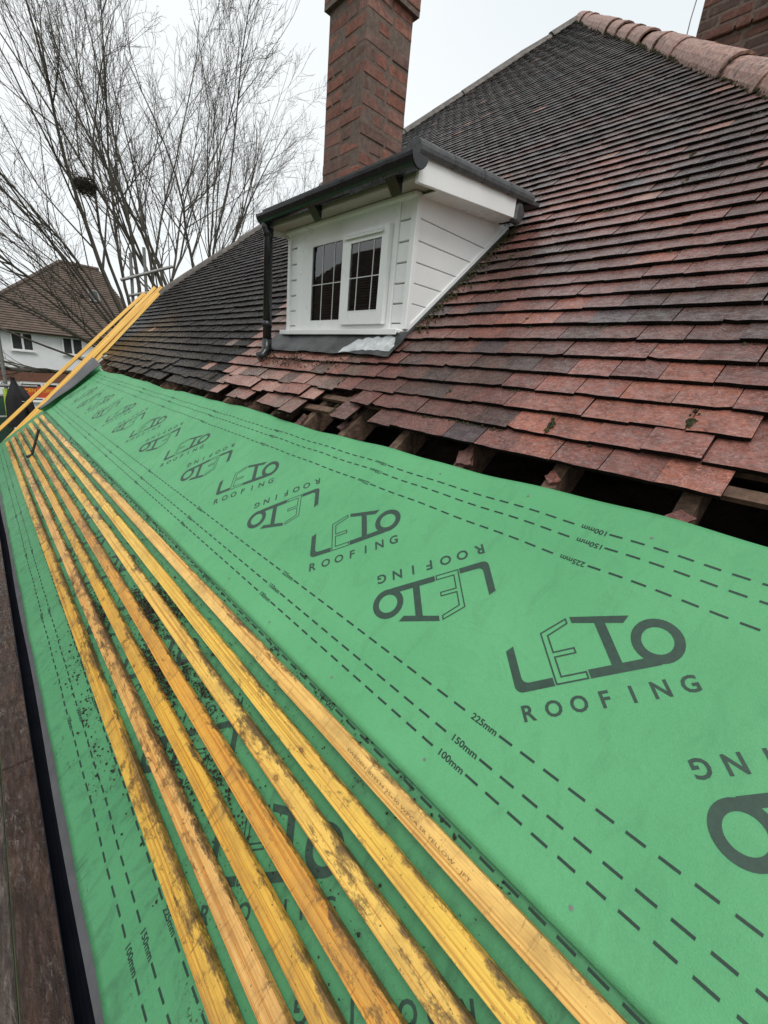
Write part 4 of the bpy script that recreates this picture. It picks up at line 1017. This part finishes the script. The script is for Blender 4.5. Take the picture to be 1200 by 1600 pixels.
# ------------------------------------------------------------------ bare trees
def make_tree(name, label, base, stems, seed, fine):
    rg = random.Random(seed); limbs = MB(); twigs = MB(); stats = [0]
    def rv(s): return Vector((rg.gauss(0, s), rg.gauss(0, s), rg.gauss(0, s)))
    def branch(p, d, L, r, lev):
        n = (12, 8, 6, 4)[lev]; pts = [p.copy()]; rad = [r]; d = d.normalized(); q = p.copy()
        wob = (.075, .085, .11, .16)[lev]; up = (.012, .06, .05, .04)[lev]
        for i in range(n):
            d = (d+rv(wob)+Vector((0, 0, up))).normalized(); q = q+d*L/n; pts.append(q.copy()); rad.append(max(.0042, r*(1-.86*((i+1)/n)**.8)))
        (limbs if lev < 2 else twigs).tube(pts, rad, (7, 5, 3, 3)[lev], cap=False); stats[0] += n
        if lev == 3: return
        nc = fine[lev]
        for c in range(nc):
            t = rg.uniform(.28 if lev == 0 else .15, 1.0)*n; i = min(int(t), n-1); pp = pts[i].lerp(pts[i+1], t-i); dd = (pts[i+1]-pts[i]).normalized()
            sd2 = rv(1); sd2 = (sd2-dd*sd2.dot(dd)).normalized(); ang = rg.uniform(*((.25, .65), (.3, .75), (.35, .85))[lev]); nd = dd*cos(ang)+sd2*sin(ang)
            tt = t/n; Lc = L*(.58, .48, .46)[lev]*(1.05-.55*tt)*rg.uniform(.6, 1.15)
            branch(pp, nd, Lc, max(.0045, rad[i]*rg.uniform(.45, .72)), lev+1)
    t = empty(name, base); tag(t, label, 'tree', 'bare winter trees')
    B = Vector(base); tr = MB(); tp = Vector((B.x+.15, B.y, B.z+4.6)); tr.tube([B, B+Vector((.03, 0, 1.2)), B+Vector((.1, .05, 3)), tp], [.42, .33, .29, .24], 10)
    for (dx, dy, dz, L, r, z0) in stems: branch(B+Vector((.08, 0, z0)), Vector((dx, dy, dz)), L, r, 0)
    inv = Matrix.Translation(-B)
    link('trunk', tr.mesh('trunk', True), M['bark'], t, inv); link('limbs', limbs.mesh('limbs', True), M['bark'], t, inv); link('crown', twigs.mesh('crown'), M['twig'], t, inv)
    return stats[0]
rg = random.Random(8)
def fan(a0, a1, n, L0, L1, r0, r1):
    out = []
    for i in range(n):
        a = R(a0+(a1-a0)*(i+rg.uniform(-.3, .3))/(n-1)); out.append((sin(a), rg.gauss(0, .22), cos(a), rg.uniform(L0, L1)*(1-.25*abs(sin(a))), rg.uniform(r0, r1), rg.uniform(3.9, 5.0)))
    return out
make_tree('bare_tree', 'spreading bare tree with a nest, leaning over the white house', (4.3, 20, GZ), fan(-84, 20, 19, 10.5, 14.0, .045, .12)+[(-.235, -.03, 1, 11.5, .11, 4.6), (-.30, 0, 1, 12, .08, 4.5)], 31, (10, 8, 5))
make_tree('bare_tree', 'upright many-stemmed bare tree left of the brick chimney', (7.0, 21.5, GZ), fan(-28, 52, 16, 12.0, 15.5, .05, .115), 57, (10, 8, 5))
# nest
rg = random.Random(77); mb = MB(); c0 = Vector((2.85, 19.8, 6.1))
for i in range(620):
    a = rg.uniform(0, 2*pi); e = rg.gauss(0, .5); r_ = rg.uniform(.08, .36)
    p = c0+Vector((cos(a)*r_*1.05, sin(a)*r_, e*.25)); d = Vector((-sin(a), cos(a), rg.gauss(0, .45))).normalized()*rg.uniform(.10, .26)
    mb.tube([p-d, p+d], [.007, .005], 3, cap=False)
tag(mb.build('bird_nest', M['twig']), 'round twig nest high in the left bare tree', 'nest')
# evergreen behind the far house roof
rg = random.Random(13); mb = MB(); ev = empty('evergreen_tree', (-.6, 47, GZ)); tag(ev, 'dark evergreen tree behind the white house at the left edge', 'tree')
for i in range(5200):
    t = rg.random()**.8; a = rg.uniform(0, 2*pi); R_ = 3.4*(1-t)**.7*(.55+.45*rg.random())*(1+.25*sin(a*3+t*9)); p = Vector((cos(a)*R_, sin(a)*R_, 3.0+6.6*t)); s_ = rg.uniform(.10, .26)
    d1 = Vector((rg.gauss(0, 1), rg.gauss(0, 1), rg.gauss(0, .6))).normalized()*s_; d2 = Vector((rg.gauss(0, 1), rg.gauss(0, 1), rg.gauss(0, .6))).normalized()*s_*.6
    mb.add([p-d1, p+d2, p+d1, p-d2], [(0, 1, 2, 3)])
mb.build('crown', M['conifer_leaf'], ev); mb = MB(); mb.tube([(0, 0, 0), (0, 0, 7)], [.3, .08], 8); mb.build('trunk', M['bark'], ev)

# house on the other side of the garden: it is what the dormer panes mirror
oh = empty('neighbour_house', (-15, 19, GZ)); tag(oh, 'brown tiled house seen only as a reflection in the dormer panes', 'house')
OM = Matrix.Translation((15, -19, -GZ))
link('wall', MB().box(-19, -10, 10.4, 37.6, GZ, 1.2).mesh('wall'), M['far_brick'], oh, OM)
rf = MB(); c = [Vector(q) for q in ((-9.6, 10, 1.1), (-9.6, 38, 1.1), (-19.4, 38, 1.1), (-19.4, 10, 1.1))]; q0 = Vector((-14.5, 14.5, 7.9)); q1 = Vector((-14.5, 23.0, 7.9))
for a0, a1, c0, c1 in ((c[0], c[1], q0, q1), (c[1], c[2], q1, q1), (c[2], c[3], q1, q0), (c[3], c[0], q0, q0)):
    nrm = (a1-a0).cross(c0-a0).normalized(); K = 40
    for k in range(K):
        s0, s1 = k/K, min((k+1.05)/K, 1)
        p = [a0.lerp(c0, s0)+nrm*.07, a1.lerp(c1, s0)+nrm*.07, a1.lerp(c1, s1), a0.lerp(c0, s1)]; q = [a0.lerp(c0, s0)-nrm*.03, a1.lerp(c1, s0)-nrm*.03]
        rf.add(p, [(0, 1, 2, 3)]); rf.add([q[0], q[1], p[1], p[0]], [(0, 1, 2, 3)])
link('roof', rf.mesh('roof'), M['far_tile'], oh, OM)
